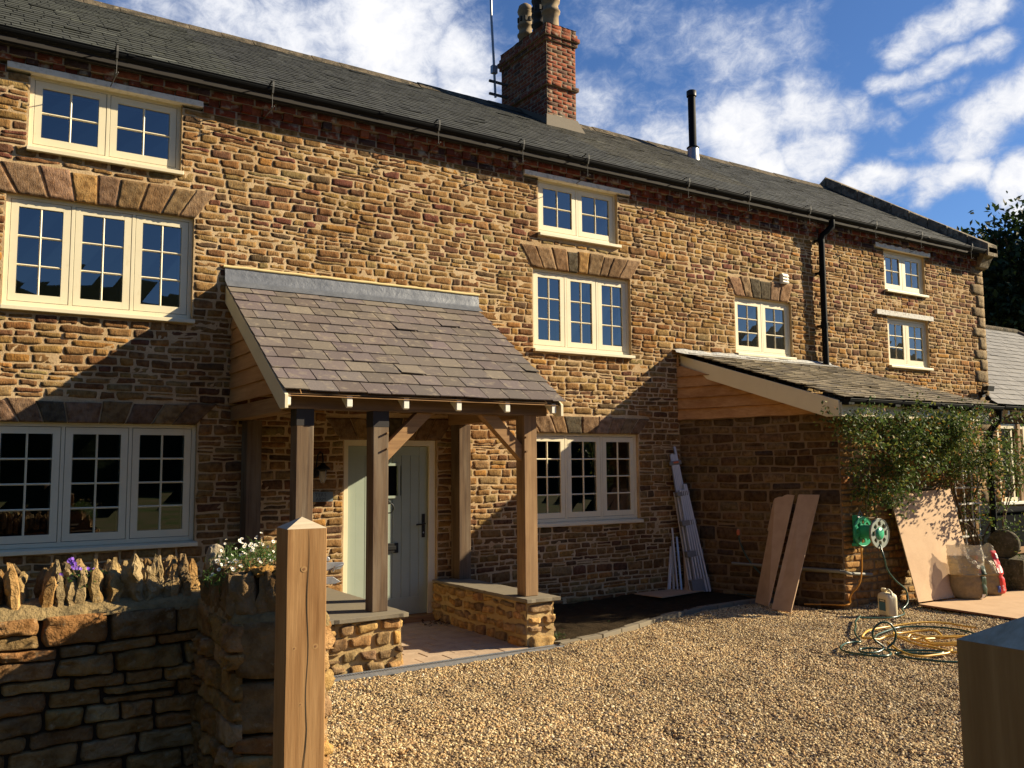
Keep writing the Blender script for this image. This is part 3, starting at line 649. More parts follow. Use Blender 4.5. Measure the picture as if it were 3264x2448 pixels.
def make_window(W, parent, yf=9.045, sub=True):
    x0, x1, z0, z1, n, r = W['x0'], W['x1'], W['z0'], W['z1'], W['n'], W['r']
    fr = .040; mul = .032; mb = MB(); yb = yf+.07
    pitch = (x1-x0-2*fr+mul)/n; cw = pitch-mul
    mb.box((x0+.001, yf, z0), (x0+fr, yb, z1), 'cream_paint'); mb.box((x1-fr, yf, z0), (x1-.001, yb, z1), 'cream_paint')
    mb.box((x0+fr, yf+.0005, z1-fr), (x1-fr, yb, z1), 'cream_paint'); mb.box((x0+fr, yf+.0005, z0), (x1-fr, yb, z0+fr), 'cream_paint')
    for i in range(1, n): mb.box((x0+fr+pitch*i-mul, yf+.001, z0+fr), (x0+fr+pitch*i, yb, z1-fr), 'cream_paint')
    wo = mb.build('window', parent, bevel=.002)
    if 'lab' in W: wo['label'] = W['lab']
    for i in range(n):
        a = x0+fr+pitch*i; b = a+cw; c, d = z0+fr, z1-fr; g = .005; s = .062; m2 = MB()
        m2.box((a+.0005, yf+.022, c+.0005), (b-.0005, yf+.03, c+g+.02), 'joint_line')
        m2.box((a+.0005, yf+.022, d-g-.02), (b-.0005, yf+.03, d-.0005), 'joint_line')
        m2.box((a+.0005, yf+.0222, c+g+.02), (a+g+.02, yf+.03, d-g-.02), 'joint_line'); m2.box((b-g-.02, yf+.0222, c+g+.02), (b-.0005, yf+.03, d-g-.02), 'joint_line')
        a, b, c, d = a+g, b-g, c+g, d-g; y0 = yf+.003; y1 = yf+.021
        m2.box((a, y0, c), (a+s, y1, d), 'cream_paint'); m2.box((b-s, y0, c), (b, y1, d), 'cream_paint')
        m2.box((a+s, y0+.0004, d-s), (b-s, y1, d), 'cream_paint'); m2.box((a+s, y0+.0004, c), (b-s, y1, c+s+.006), 'cream_paint')
        ia, ib, ic, id_ = a+s, b-s, c+s+.006, d-s
        bb = .009; xm = (ia+ib)/2
        m2.prism([(xm-bb, y0+.030, ic), (xm-bb, y0+.010, ic), (xm, y0+.004, ic), (xm+bb, y0+.010, ic), (xm+bb, y0+.030, ic)], [(xm-bb, y0+.030, id_), (xm-bb, y0+.010, id_), (xm, y0+.004, id_), (xm+bb, y0+.010, id_), (xm+bb, y0+.030, id_)], 'cream_paint')
        for k in range(1, r):
            zz = ic+(id_-ic)*k/r
            m2.prism([(ia, y0+.030, zz-bb), (ia, y0+.011, zz-bb), (ia, y0+.0045, zz), (ia, y0+.011, zz+bb), (ia, y0+.030, zz+bb)], [(ib, y0+.030, zz-bb), (ib, y0+.011, zz-bb), (ib, y0+.0045, zz), (ib, y0+.011, zz+bb), (ib, y0+.030, zz+bb)], 'cream_paint')
        for q in ((ia, ib, ic, id_),):    # inner bead behind the glass
            m2.box((ia-.001, y0+.034, ic), (ia+.012, y0+.07, id_), 'cream_paint'); m2.box((ib-.012, y0+.034, ic), (ib+.001, y0+.07, id_), 'cream_paint')
        m2.build('casement', wo)
        tilt = random.uniform(-.0015, .0015)*1.0; tz = random.uniform(-.0015, .0015); yg = y0+.020
        gp = MB()
        for ci in range(2):
            for k in range(r):
                ga, gb = (ia, xm) if ci == 0 else (xm, ib); gc, gd = ic+(id_-ic)*k/r, ic+(id_-ic)*(k+1)/r
                t1, t2 = random.uniform(-.0012, .0012), random.uniform(-.0012, .0012)
                gp.add([(ga, yg+tilt+t1, gc), (gb, yg-tilt-t1, gc), (gb, yg-tilt+tz+t2, gd), (ga, yg+tilt+tz-t2, gd)], [(0, 1, 2, 3)], 'window_glass')
        gp.build('pane', wo)
    sl = MB(); yo = 8.945 if yf > 9.0 else yf-.1; hh = .05
    sl.prism([(x0-.012, yf+.02, z0-.052), (x0-.012, yo, z0-.052), (x0-.012, yo, z0-.014), (x0-.012, yf+.02, z0-.001)], [(x1+.022, yf+.02, z0-.052), (x1+.022, yo, z0-.052), (x1+.022, yo, z0-.014), (x1+.022, yf+.02, z0-.001)], 'cream_paint')
    sl.build('sill', wo, bevel=.004)
    return wo
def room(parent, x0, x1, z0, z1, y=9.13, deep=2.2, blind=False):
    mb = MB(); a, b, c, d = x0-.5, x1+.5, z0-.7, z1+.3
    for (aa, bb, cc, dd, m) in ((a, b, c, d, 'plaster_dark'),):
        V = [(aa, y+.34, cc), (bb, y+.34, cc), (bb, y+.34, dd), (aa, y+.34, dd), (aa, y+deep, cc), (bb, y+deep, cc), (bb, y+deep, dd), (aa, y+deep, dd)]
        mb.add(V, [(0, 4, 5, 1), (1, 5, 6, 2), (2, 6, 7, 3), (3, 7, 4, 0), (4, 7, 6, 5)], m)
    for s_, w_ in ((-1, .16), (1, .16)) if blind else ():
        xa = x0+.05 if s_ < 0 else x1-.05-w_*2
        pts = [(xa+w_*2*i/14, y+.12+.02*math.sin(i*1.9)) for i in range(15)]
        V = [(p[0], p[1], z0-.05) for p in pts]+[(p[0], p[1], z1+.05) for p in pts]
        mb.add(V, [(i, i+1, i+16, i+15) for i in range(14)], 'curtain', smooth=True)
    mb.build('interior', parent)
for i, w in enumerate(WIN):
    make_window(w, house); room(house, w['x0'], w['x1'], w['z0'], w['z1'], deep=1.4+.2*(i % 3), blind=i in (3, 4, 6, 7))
for a, b, c, d, m in LINT:
    mb = MB(); mb.box((a, YF-.045, c), (b, YF+.12, d), m); o = mb.build('lintel', house, bevel=.004)
    if m == 'old_white': o['label'] = 'flaking white painted timber lintel'
# quoins, far corner dressed stones
mb = MB(); rng = np.random.default_rng(5); z = 0; k = 0
while z < 5.3:
    h = rng.uniform(.16, .26); w_ = .42 if k % 2 else .24
    stones(mb, [[(XE-w_, z+.006), (XE+.004, z+.006), (XE+.004, z+h-.006), (XE-w_, z+h-.006)]], (0, YF-.004, 0), (1, 0, 0), (0, 0, 1), .015, [np.array((.30, .235, .15))*rng.uniform(.75, 1.15)], 'ironstone', 6, 6, .3, .003, .02, k, True); z += h; k += 1
mb.build('quoin', house)

# roof
EY, EZ = 8.83, 5.70; RY, RZ = 12.2, 7.80
sl_len = math.hypot(RY-EY, RZ-EZ); VS = ((0, (RY-EY)/sl_len, (RZ-EZ)/sl_len))
def roofcol(rng, u, v):
    c = np.array((.054, .056, .051))*rng.uniform(.84, 1.16)
    g = float(vnoise(np.array([[u*.8, v*1.1, 2.]]))[0]); f = .5+.5*g
    if u < 5.5: c = c*(1+.22*f)*np.array([1.02, 1.03, .93])
    if 11 < u < 14 and v > .8: c = c*np.array([1.3, 1.2, 1.0])*(.8+.4*f)
    if rng.random() < .02: c = c*1.6
    return c
mb = MB(); slates(mb, (X0, EY, EZ), (1, 0, 0), VS, XE-X0-.02, sl_len, .16, .24, 'old_slate', roofcol, seed=12, lift=.010, thick=.007, gap=.005)
mb.add([(X0, EY+.03, EZ+.006), (XE, EY+.03, EZ+.006), (XE, RY, RZ-.012), (X0, RY, RZ-.012), (X0, 15.55, 5.7), (XE, 15.55, 5.7)], [(0, 1, 2, 3), (3, 2, 5, 4)], 'black_iron')
mb.build('roof', house)
mb = MB(); x = X0; rng = np.random.default_rng(3)
while x < XE-.25:
    l = .44; c = (.085, .075, .055); w_ = rng.uniform(-.01, .01)
    z = RZ+.005+w_*.6
    P = [(RY-.16, z-.085), (RY-.14, z-.06), (RY-.03, z+.045), (RY+.03, z+.045), (RY+.15, z-.06), (RY+.15, z-.09)]
    mb.prism([(x+.004, p[0], p[1]) for p in P], [(x+l-.002, p[0], p[1]-.002) for p in P], 'coping_stone')
    x += l
mb.build('ridge_tile', house)
# gable coping at the far end
mb = MB(); rng = np.random.default_rng(2); k = 9
for i in range(k):
    t0, t1 = i/k, (i+1)/k-.004; y0, y1 = 8.70+(12.2-8.70)*t0, 8.70+(12.2-8.70)*t1; z0, z1 = 5.66+(7.93-5.66)*t0, 5.66+(7.93-5.66)*t1
    a, b = XE-.30, XE+.05; j = rng.uniform(-.012, .012)
    mb.prism([(a, y0, z0-.10), (b, y0, z0-.10), (b+j, y0, z0+.125), (a+.02, y0, z0+.14+j)], [(a, y1, z1-.10), (b, y1, z1-.10), (b+j, y1, z1+.125), (a+.02, y1, z1+.14+j)], 'gable_stone')
mb.prism([(XE-.3, 12.2, 7.83), (XE+.05, 12.2, 7.83), (XE+.05, 12.2, 8.06), (XE-.28, 12.2, 8.08)], [(XE-.3, 15.5, 5.6), (XE+.05, 15.5, 5.6), (XE+.05, 15.5, 5.8), (XE-.28, 15.5, 5.82)], 'gable_stone')
# kneeler corbel under the coping foot
P = [(8.70, 5.74), (8.70, 5.62), (8.80, 5.56), (8.90, 5.38), (9.05, 5.36), (9.05, 5.74)]
mb.prism([(XE-.26, p[0], p[1]) for p in P], [(XE+.045, p[0], p[1]) for p in P], 'gable_stone')
mb.build('coping', house, bevel=.012)

def gutter(parent, x0, x1, y, z, r=.058, name='gutter', m='black_plastic'):
    mb = MB(); n = 10; A = []; B = []
    arc = [(y+r*math.cos(math.pi+math.pi*i/n), z+r*math.sin(math.pi+math.pi*i/n)) for i in range(n+1)]
    inn = [(y+(r-.006)*math.cos(math.pi+math.pi*i/n), z+(r-.006)*math.sin(math.pi+math.pi*i/n)) for i in range(n+1)][::-1]
    pr = arc+inn
    N_ = len(pr); V = [(x0, a, b) for a, b in pr]+[(x1, a, b) for a, b in pr]
    mb.add(V, [(i, (i+1) % N_, (i+1) % N_+N_, i+N_) for i in range(N_)], m, smooth=False)
    mb.add([(x0, a, b) for a, b in arc], [tuple(range(n+1))], m); mb.add([(x1, a, b) for a, b in arc], [tuple(range(n+1))[::-1]], m)
    mb.tube([(x0, y-r, z+.002), (x1, y-r, z+.002)], .006, m, 6)
    x = x0+1.9
    while x < x1: mb.box((x-.03, y-r-.004, z-r*.3), (x+.03, y-r+.004, z+.008), m); x += 2.6
    return mb.build(name, parent)
gutter(house, X0, XE-.03, 8.775, 5.665)
for x in (-1.4, 1.171, 2.664, 4.611, 5.781, 6.783, 8.556, 9.782, 11.131, 12.794, 14.072, 15.628):
    mb = MB(); P = [(x, 8.84, 5.73), (x, 8.76, 5.745), (x, 8.705, 5.72), (x, 8.70, 5.66), (x, 8.72, 5.60), (x, 8.775, 5.585)]
    for a, b in zip(P[:-1], P[1:]): mb.beam(a, b, .018, .005, 'strap', up=(0, 1, .3))
    mb.tube([(x, 8.735, 5.60), (x, 8.735, 5.44)], .0035, 'strap', 6)
    mb.tube([(x-.02, 8.99, 5.40), (x+.0, 8.735, 5.445), (x+.012, 8.70, 5.455)], .005, 'strap', 6)
    mb.box((x-.010, 8.725, 5.44), (x+.010, 8.745, 5.455), 'strap')
    mb.build('gutter_bracket', house)
# downpipe with swan neck
mb = MB()
P = [(11.72, 8.775, 5.60), (11.72, 8.775, 5.50), (11.66, 8.83, 5.42), (11.61, 8.88, 5.36), (11.60, 8.895, 5.28), (11.60, 8.90, 4.2), (11.60, 8.90, 3.17)]
mb.tube(P, .048, 'black_plastic', 12)
for z in (5.28, 3.9, 4.75): mb.tube([(11.6, 8.90, z-.04), (11.6, 8.90, z+.04)], .055, 'black_plastic', 12); mb.box((11.54, 8.90, z-.015), (11.60, 9.0, z+.015), 'black_plastic')
mb.build('downpipe', house)
# chimney
mb = MB(); cx0, cx1, cy0, cy1 = 8.03, 8.62, 11.39, 12.80
def cstack(z0, z1, e, seed):
    for O, U, w in (((cx0-e, cy0-e, 0), (1, 0, 0), cx1-cx0+2*e), ((cx0-e, cy1+e, 0), (0, -1, 0), cy1-cy0+2*e), ((cx1+e, cy0-e, 0), (0, 1, 0), cy1-cy0+2*e), ((cx1+e, cy1+e, 0), (-1, 0, 0), cx1-cx0+2*e)):
        n = max(1, round((z1-z0)/.066)); h = (z1-z0)/n
        masonry(mb, O, U, w, [z0+h*i for i in range(n+1)], kind='brick', m='brick', hmin=h, hmax=h*1.01, wmax=.205, wmin=.1, gap=.010, depth=.003, bond=True, seed=seed, nu=5, nv=4, rough=.8, jit=.002, sink=.004)
    mb.box((cx0-e-.0005, cy0-e-.0005, z0+.001), (cx1+e+.0005, cy1+e+.0005, z1-.001), 'chimney_mortar')
cstack(6.9, 7.98, 0, 1); cstack(7.98, 8.045, .04, 2); cstack(8.045, 8.76, 0, 3); cstack(8.76, 8.83, .03, 4); cstack(8.83, 8.90, .06, 5); cstack(8.90, 8.97, .03, 6); cstack(8.97, 9.06, .01, 7)
ch = mb.build('chimney', house)
mb = MB(); V = []
nx = 14
for i in range(nx):
    for j in range(nx):
        a, b = i/(nx-1), j/(nx-1); x, y = cx0-.02+(cx1-cx0+.04)*a, cy0-.02+(cy1-cy0+.04)*b; e = min(a, 1-a, b, 1-b)
        V.append((x, y, 9.055+.05*min(1, e*6)+.02*mn.noise(Vector((x*14, y*14, 0)))))
mb.add(V, [(i*nx+j, (i+1)*nx+j, (i+1)*nx+j+1, i*nx+j+1) for i in range(nx-1) for j in range(nx-1)], 'coping_stone', smooth=True)
mb.build('mortar_cap', ch)
mb = MB()  # lead/mortar flashing round the base
m_ = (RZ-EZ)/(RY-EY); zr = lambda y: EZ+m_*(y-EY)
mb.prism([(cx0-.10, cy0-.12, zr(cy0-.12)+.02), (cx1+.10, cy0-.12, zr(cy0-.12)+.02), (cx1+.02, cy0-.012, zr(cy0)+.19), (cx0-.02, cy0-.012, zr(cy0)+.19)],
         [(cx0-.10, cy0-.11, zr(cy0-.12)), (cx1+.10, cy0-.11, zr(cy0-.12)), (cx1+.02, cy0-.002, zr(cy0)+.02), (cx0-.02, cy0-.002, zr(cy0)+.02)], 'render_grey')
mb.prism([(cx0-.02, cy0-.05, zr(cy0-.05)), (cx0-.02, 12.2, RZ-.03), (cx0-.02, 12.2, RZ+.08), (cx0-.02, cy0-.05, zr(cy0)+.10)], [(cx0-.008, cy0-.05, zr(cy0-.05)), (cx0-.008, 12.2, RZ-.03), (cx0-.008, 12.2, RZ+.08), (cx0-.008, cy0-.05, zr(cy0)+.10)], 'render_grey')
mb.build('flashing', ch)
pp = [(.155, 0), (.15, .04), (.135, .10), (.128, .30), (.155, .32), (.158, .35), (.13, .38), (.12, .46), (.15, .49), (.155, .53), (.13, .56), (.125, .72), (.145, .75), (.145, .80), (.10, .80)]
for (x, y, m2, s, z) in ((8.30, 12.42, 'pot_clay', .95, 9.0), (8.33, 12.02, 'pot_dark', .95, 9.02), (8.30, 11.64, 'pot_clay', 1.05, 9.04)):
    mb = MB(); mb.lathe((x, y, z), (0, 0, 1), [(r*s*.98, h*s*1.05) for r, h in pp], m2, 22)
    for k in range(9):
        a = 2*math.pi*k/9
        mb.box((x+math.cos(a)*.128*s-.018, y+math.sin(a)*.128*s-.018, z+.60*s), (x+math.cos(a)*.128*s+.018, y+math.sin(a)*.128*s+.018, z+.69*s), 'pot_dark')
    if m2 == 'pot_dark' or True: mb.lathe((x, y, z+.80*s), (0, 0, 1), [(.13*s, 0), (.15*s, .02), (.12*s, .12), (.05, .17), (0.001, .18)], m2, 22)
    mb.build('chimney_pot', ch)
mb = MB(); fx, fy = 11.63, 11.72
mb.lathe((fx, fy, zr(fy)-.1), (0, 0, 1), [(.125, 0), (.12, .02), (.10, .30), (.10, .32)], 'galv', 18)
mb.lathe((fx, fy, zr(fy)+.20), (0, 0, 1), [(.12, 0), (.12, .012), (.074, .05), (.074, 1.02)], 'black_plastic', 18)
mb.lathe((fx, fy, zr(fy)+1.22), (0, 0, 1), [(.095, 0), (.095, .10), (.08, .11)], 'black_iron', 18)
mb.build('flue_pipe', house)
mb = MB(); mb.box((10.70, YF-.05, 4.50), (10.84, YF+.02, 4.655), 'white_paint')
for k in range(3): mb.prism([(10.705, YF-.05, 4.51+.047*k), (10.835, YF-.05, 4.51+.047*k), (10.835, YF-.075, 4.515+.047*k), (10.705, YF-.075, 4.515+.047*k)], [(10.705, YF-.05, 4.55+.047*k), (10.835, YF-.05, 4.55+.047*k), (10.835, YF-.055, 4.55+.047*k), (10.705, YF-.055, 4.55+.047*k)], 'white_paint')
mb.build('wall_vent', house)
# front door
mb = MB(); dx0, dx1 = 3.604, 4.727; ft = .056
mb.box((dx0, 9.03, .0), (dx0+ft, 9.13, 2.027), 'cream_paint'); mb.box((dx1-.075, 9.03, .0), (dx1, 9.13, 2.027), 'cream_paint'); mb.box((dx0+ft, 9.0305, 1.957), (dx1-.075, 9.13, 2.027), 'cream_paint')
mb.prism([(dx1-.10, 9.03, 0), (dx1-.073, 9.03, 0), (dx1-.073, 9.10, 0)], [(dx1-.078, 9.035, 1.95), (dx1-.073, 9.03, 1.95), (dx1-.073, 9.10, 1.95)], 'cream_paint')
df = mb.build('door_frame', house, bevel=.003)
mb = MB(); a, b, c, d = 3.662, 4.648, .075, 1.953; y = 9.075
wx0, wx1, wz0, wz1 = 4.01, 4.27, 1.40, 1.735
st = .105
def leaf(x0_, x1_, z0_, z1_, yy=y, m='sage_paint'): mb.box((x0_, yy, z0_), (x1_, yy+.045, z1_), m)
leaf(a, a+st, c, d); leaf(b-st, b, c, d); leaf(a+st, b-st, d-st, d, y+.0004); leaf(a+st, b-st, c, c+.19, y+.0004)
nb = 7; bw = (b-a-2*st)/nb
for i in range(nb):
    x0_, x1_ = a+st+bw*i+.0022, a+st+bw*(i+1)-.0022
    if x1_ > wx0 and x0_ < wx1:
        leaf(x0_, x1_, c+.19, wz0-.001, y+.006); leaf(x0_, x1_, wz1+.001, d-st, y+.006)
    else: leaf(x0_, x1_, c+.19, d-st, y+.006)
mb.box((a+st, y+.02, c+.1), (b-st, y+.03, wz0-.004), 'joint_line'); mb.box((a+st, y+.02, wz1+.004), (b-st, y+.03, d-st), 'joint_line')
mb.box((a+st, y+.0201, wz0-.004), (wx0, y+.03, wz1+.004), 'joint_line'); mb.box((wx1, y+.0201, wz0-.004), (b-st, y+.03, wz1+.004), 'joint_line')
dr = mb.build('door', house, bevel=.002)
mb = MB(); q = .028
mb.box((wx0-q, y-.014, wz0-q), (wx0, y+.03, wz1+q), 'sage_paint'); mb.box((wx1, y-.014, wz0-q), (wx1+q, y+.03, wz1+q), 'sage_paint'); mb.box((wx0, y-.0145, wz0-q), (wx1, y+.03, wz0), 'sage_paint'); mb.box((wx0, y-.0145, wz1), (wx1, y+.03, wz1+q), 'sage_paint')
mb.box((wx0, y+.02, wz0), (wx1, y+.028, wz1), 'black_and_shade'); mb.build('door_window', dr)
mb = MB(); mb.box((4.03, y-.012, .765), (4.28, y+.006, .875), 'black_iron'); mb.box((4.06, y-.020, .80), (4.25, y-.0121, .845), 'black_iron'); mb.build('letterbox', dr, bevel=.004)
mb = MB(); mb.lathe((4.155, y+.005, 1.325), (0, -1, 0), [(.02, 0), (.02, .03), (.012, .035)], 'black_iron', 12)
mb.tube([(4.155+.055*math.sin(t), y-.03, 1.265-.055*math.cos(t)+.0) for t in np.linspace(0, 2*math.pi, 22)], .008, 'black_iron', 8); mb.build('door_knocker', dr)
mb = MB(); mb.box((4.575, y-.010, .92), (4.612, y+.004, 1.185), 'black_iron'); mb.tube([(4.593, y-.005, 1.075), (4.593, y-.05, 1.075), (4.565, y-.055, 1.072), (4.485, y-.052, 1.07)], .010, 'black_iron', 8)
mb.lathe((4.593, y-.009, .975), (0, -1, 0), [(.009, 0), (.009, .003)], 'galv', 10); mb.build('handle', dr)
mb = MB(); mb.box((3.56, 8.90, .01), (4.77, 9.14, .072), 'oak_x'); mb.build('doorstep', house, bevel=.006)
room(house, 3.6, 4.73, .3, 2.0, deep=1.2)

# ================================================================== PORCH
porch = thing('porch', (3.7, 8.0, 0), 'open oak framed entrance porch with a mauve slate roof on low stone walls', 'porch')
PE, PZ = 7.045, 2.345; PW, PT = 8.99, 3.60; pl_ = math.hypot(PW-PE, PT-PZ); PV = (0, (PW-PE)/pl_, (PT-PZ)/pl_)
def pcol(rng, u, v):
    c = np.array((.145, .118, .106))*rng.uniform(.84, 1.18)*np.array([1, rng.uniform(.97, 1.05), rng.uniform(.92, 1.08)])
    if rng.random() < .12: c = np.array((.19, .16, .125))*rng.uniform(.85, 1.1)
    return c
mb = MB(); slates(mb, (2.285, PE, PZ), (1, 0, 0), PV, 3.0, pl_, .206, .245, 'porch_slate', pcol, seed=9, lift=.015, thick=.009, jit=.007, gap=.0045,
                  left=lambda v: 0.0, right=lambda v: 2.86+.135*v/pl_)
mb.add([(2.30, PE+.01, PZ-.012), (5.13, PE+.01, PZ-.012), (5.27, PW, PT-.012), (2.30, PW, PT-.012)], [(0, 1, 2, 3)], 'oak_x')
mb.add([(2.30, PE+.01, PZ-.03), (5.13, PE+.01, PZ-.03), (5.27, PW, PT-.03), (2.30, PW, PT-.03)], [(3, 2, 1, 0)], 'oak_x')
mb.build('roof', porch)
mb = MB(); n = 46; V = []; F = []
for i in range(n):
    x = 2.285+(5.285-2.285)*i/(n-1); w_ = .006*mn.noise(Vector((x*3, 0, 0)))
    for (yy, zz) in ((8.985, 3.765+w_), (8.972+w_, 3.70), (8.972+w_, 3.64), (8.955, 3.618), (8.87+w_, 3.555)): V.append((x, yy, zz))
mb.add(V, [(i*5+j, (i+1)*5+j, (i+1)*5+j+1, i*5+j+1) for i in range(n-1) for j in range(4)], 'lead', smooth=True)
mb.build('lead_flashing', porch)
mb = MB(); mb.tube([(2.27+3.03*i/30, 8.985, 3.775+.006*mn.noise(Vector((i*.6, 0, 4)))) for i in range(31)], .016, 'mortar_fillet', 6); mb.build('mortar_fillet', porch)
bm_ = (PT-PZ)/(PW-PE)
def barge(xa, xb, xw, foot):
    mb = MB(); P = [(PE-.005, PZ-.02), (PW, PT-.02), (PW, PT-.20), (PE+.115, PZ-.135), (PE-.005, PZ-.135)]
    A = [(xa+(xw*(p[0]-PE)/(PW-PE)), p[0], p[1]) for p in P]; B = [(xb+(xw*(p[0]-PE)/(PW-PE)), p[0], p[1]) for p in P]
    mb.prism(A[::-1], B[::-1], 'cream_paint'); return mb.build('barge_board', porch, bevel=.003)
barge(2.295, 2.325, 0, 0); barge(5.085, 5.115, .135, 0)
# feather edge boarding in both gables
for xg, sgn in ((2.372, -1), (5.02, 1)):
    mb = MB(); z = 2.37; k = 0
    while z < 3.45:
        h = .15; y0 = max(PE+.13, PE+(z+.17-PZ)/bm_); y1 = 8.98
        yt = max(PE+.13, PE+(z+h+.13-PZ)/bm_)
        if y1-y0 > .05:
            a, b = xg, xg+sgn*.022
            ya, yb = y0-.05, y0+.10
            mb.prism([(a, y0, z), (b, y0, z), (a+sgn*.004, min(y0+h/bm_, y1-.01), z+h+.02), (a, min(y0+h/bm_, y1-.01), z+h+.02)], [(a, y1, z), (b, y1, z), (a+sgn*.004, y1, z+h+.02), (a, y1, z+h+.02)], 'feather_y')
        z += h; k += 1
    mb.build('weatherboarding', porch)
SL = .462   # slab top
def post(x0, x1, y0, y1, z0, z1, m='aged_oak_z', lab=None):
    mb = MB(); mb.box((x0, y0, z0), (x1, y1, z1), m)
    o = mb.build('post', porch, bevel=.006)
    if y0 < 8 and x0 < 4:
        mb = MB(); mb.box((x0-.002, y0-.002, 2.075), (x1+.002, y1+.002, 2.218), 'dark_end'); mb.build('head_shadow', o, bevel=.003)  # dark band round the post head: the roof's shadow put into colour
    if lab: o['label'] = lab
    return o
post(2.452, 2.605, 7.2, 7.35, SL-.05, 2.22); post(3.15, 3.30, 7.2, 7.35, SL, 2.22, lab='weathered oak post in front of the door'); post(4.75, 4.90, 7.2, 7.35, SL, 2.22, 'oak_z')
post(2.49, 2.64, 8.79, 8.985, SL, 2.199); post(4.907, 5.06, 8.79, 8.985, .43, 2.199)
mb = MB(); mb.box((2.38, 7.19, 2.218), (5.02, 7.36, 2.34), 'aged_oak_x'); mb.build('beam', porch, bevel=.005)
mb = MB(); mb.box((2.375, 7.365, 2.20), (2.52, 8.99, 2.34), 'oak_y'); mb.build('beam', porch, bevel=.005)
mb = MB(); mb.box((4.87, 7.365, 2.20), (5.015, 8.99, 2.34), 'oak_y'); mb.build('beam', porch, bevel=.005)
def brace(P):
    mb = MB(); mb.prism([(x, 7.235, z) for x, z in P], [(x, 7.325, z) for x, z in P], 'oak_x'); mb.build('brace', porch, bevel=.004)
brace([(3.302, 1.77), (3.302, 1.93), (3.60, 2.216), (3.77, 2.216)]); brace([(4.748, 1.93), (4.748, 1.77), (4.28, 2.216), (4.46, 2.216)])
for x, zz in ((3.282, 2.02), (3.282, 1.88), (4.768, 2.0), (4.768, 1.86)):
    mb = MB(); mb.tube([(x, 7.21, zz), (x-.004, 7.17, zz+.004)], .010, 'oak_z', 8); mb.build('peg', porch)
for x in (2.33, 2.873, 3.410, 3.946, 4.478, 5.02):
    mb = MB(); P = [(7.38, PZ+.20), (PE+.02, PZ-.018), (PE+.02, PZ-.105), (7.085, PZ-.115), (7.19, PZ-.035), (7.38, PZ+.06)]
    A = [(x-.025, p[0], p[1]-.0) for p in P]; B = [(x+.025, p[0], p[1]) for p in P]
    mb.prism(A, B, 'white_paint'); mb.build('rafter_foot', porch, bevel=.002)
def dwarf(x0, x1, inner):
    mb = MB(); kw = dict(kind='honey', mortar='sand_mortar', hmin=.085, hmax=.15, wmin=.10, wmax=.22, gap=.034, depth=.034, nu=9, nv=8, rough=.40, jit=.016, split=.1, sink=.02)
    masonry(mb, (x0, 7.09, 0), (1, 0, 0), x1-x0, [-.03, .42], seed=int(x0*10), **kw)
    masonry(mb, (x1, 7.09, 0), (0, 1, 0), 1.9, [-.03, .42], seed=int(x0*10)+3, **kw)
    masonry(mb, (x0, 8.99, 0), (0, -1, 0), 1.9, [-.03, .42], seed=int(x0*10)+5, **kw)
    for O, U, w_ in (((x0, 7.09, 0), (1, 0, 0), x1-x0), ((x1, 7.09, 0), (0, 1, 0), 1.9), ((x0, 8.99, 0), (0, -1, 0), 1.9)): sheet(mb, O, U, w_, -.05, .425, [], 'sand_mortar', cell=.03, amp=.008)
    d = mb.build('dwarf_wall', porch)
    mb = MB(); V0 = []; rng = np.random.default_rng(int(x0*7)); out = []
    per = [(x0-.03, 7.03), (x1+.045, 7.03), (x1+.045, 8.98), (x0-.03, 8.98)]
    pts = polypts(per+[per[0]], .05)[:-1]
    pts = [(p[0]+rng.uniform(-.007, .007), p[1]+rng.uniform(-.007, .007)*(p[1] < 8.9)) for p in pts]
    z0_, z1_ = .425, (SL if x0 < 4 else SL)
    mb.prism([(p[0], p[1], z0_) for p in pts], [(p[0], p[1], z1_-.012*(p[1]-7)/2*(x0 > 4)) for p in pts], 'kerb_concrete'); mb.build('coping_slab', d, bevel=.004)
dwarf(2.42, 3.375, 1); dwarf(4.69, 5.0, 0)
# ================================================================== LEAN-TO
lean = thing('lean_to', (10.5, 8.0, 0), 'low stone lean-to with a shallow slate roof on the front of the farmhouse', 'lean-to')
A0 = np.array([8.52, 9.0]); A1 = np.array([9.17, 6.9]); sv = A1-A0; sl_ = np.linalg.norm(sv); sd = sv/sl_
mb = MB()
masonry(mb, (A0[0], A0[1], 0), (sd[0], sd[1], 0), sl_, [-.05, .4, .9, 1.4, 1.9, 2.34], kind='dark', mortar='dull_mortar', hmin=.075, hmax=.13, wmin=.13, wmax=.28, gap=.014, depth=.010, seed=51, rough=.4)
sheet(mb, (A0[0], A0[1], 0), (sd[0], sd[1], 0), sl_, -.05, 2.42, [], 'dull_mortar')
LX1 = 12.15
masonry(mb, (A1[0], A1[1], 0), (1, 0, 0), LX1-A1[0], [-.05, .4, .9, 1.4, 1.9, 2.34], kind='rubble', mortar='dull_mortar', hmin=.07, hmax=.13, wmin=.12, wmax=.26, gap=.016, depth=.013, seed=52)
sheet(mb, (A1[0], A1[1], 0), (1, 0, 0), LX1-A1[0], -.05, 2.42, [], 'dull_mortar')
masonry(mb, (LX1, 6.9, 0), (0, 1, 0), 2.1, [-.05, 1, 2.34], kind='rubble', hmin=.1, hmax=.15, wmin=.14, wmax=.3, gap=.016, depth=.013, seed=53, nu=5, nv=4)
mb.add([(LX1, 6.9, 0), (LX1, 9, 0), (LX1, 9, 3.2), (LX1, 6.9, 2.45)], [(0, 1, 2, 3)], 'dull_mortar')
mb.build('wall', lean)
LV = np.array([0, 2.38, .79]); LL = np.linalg.norm(LV); LVn = LV/LL; LEY, LEZ = 6.62, 2.50
lx = lambda v: 8.93+(8.58-8.93)*v/LL; rx = lambda v: 12.28+(11.80-12.28)*v/LL
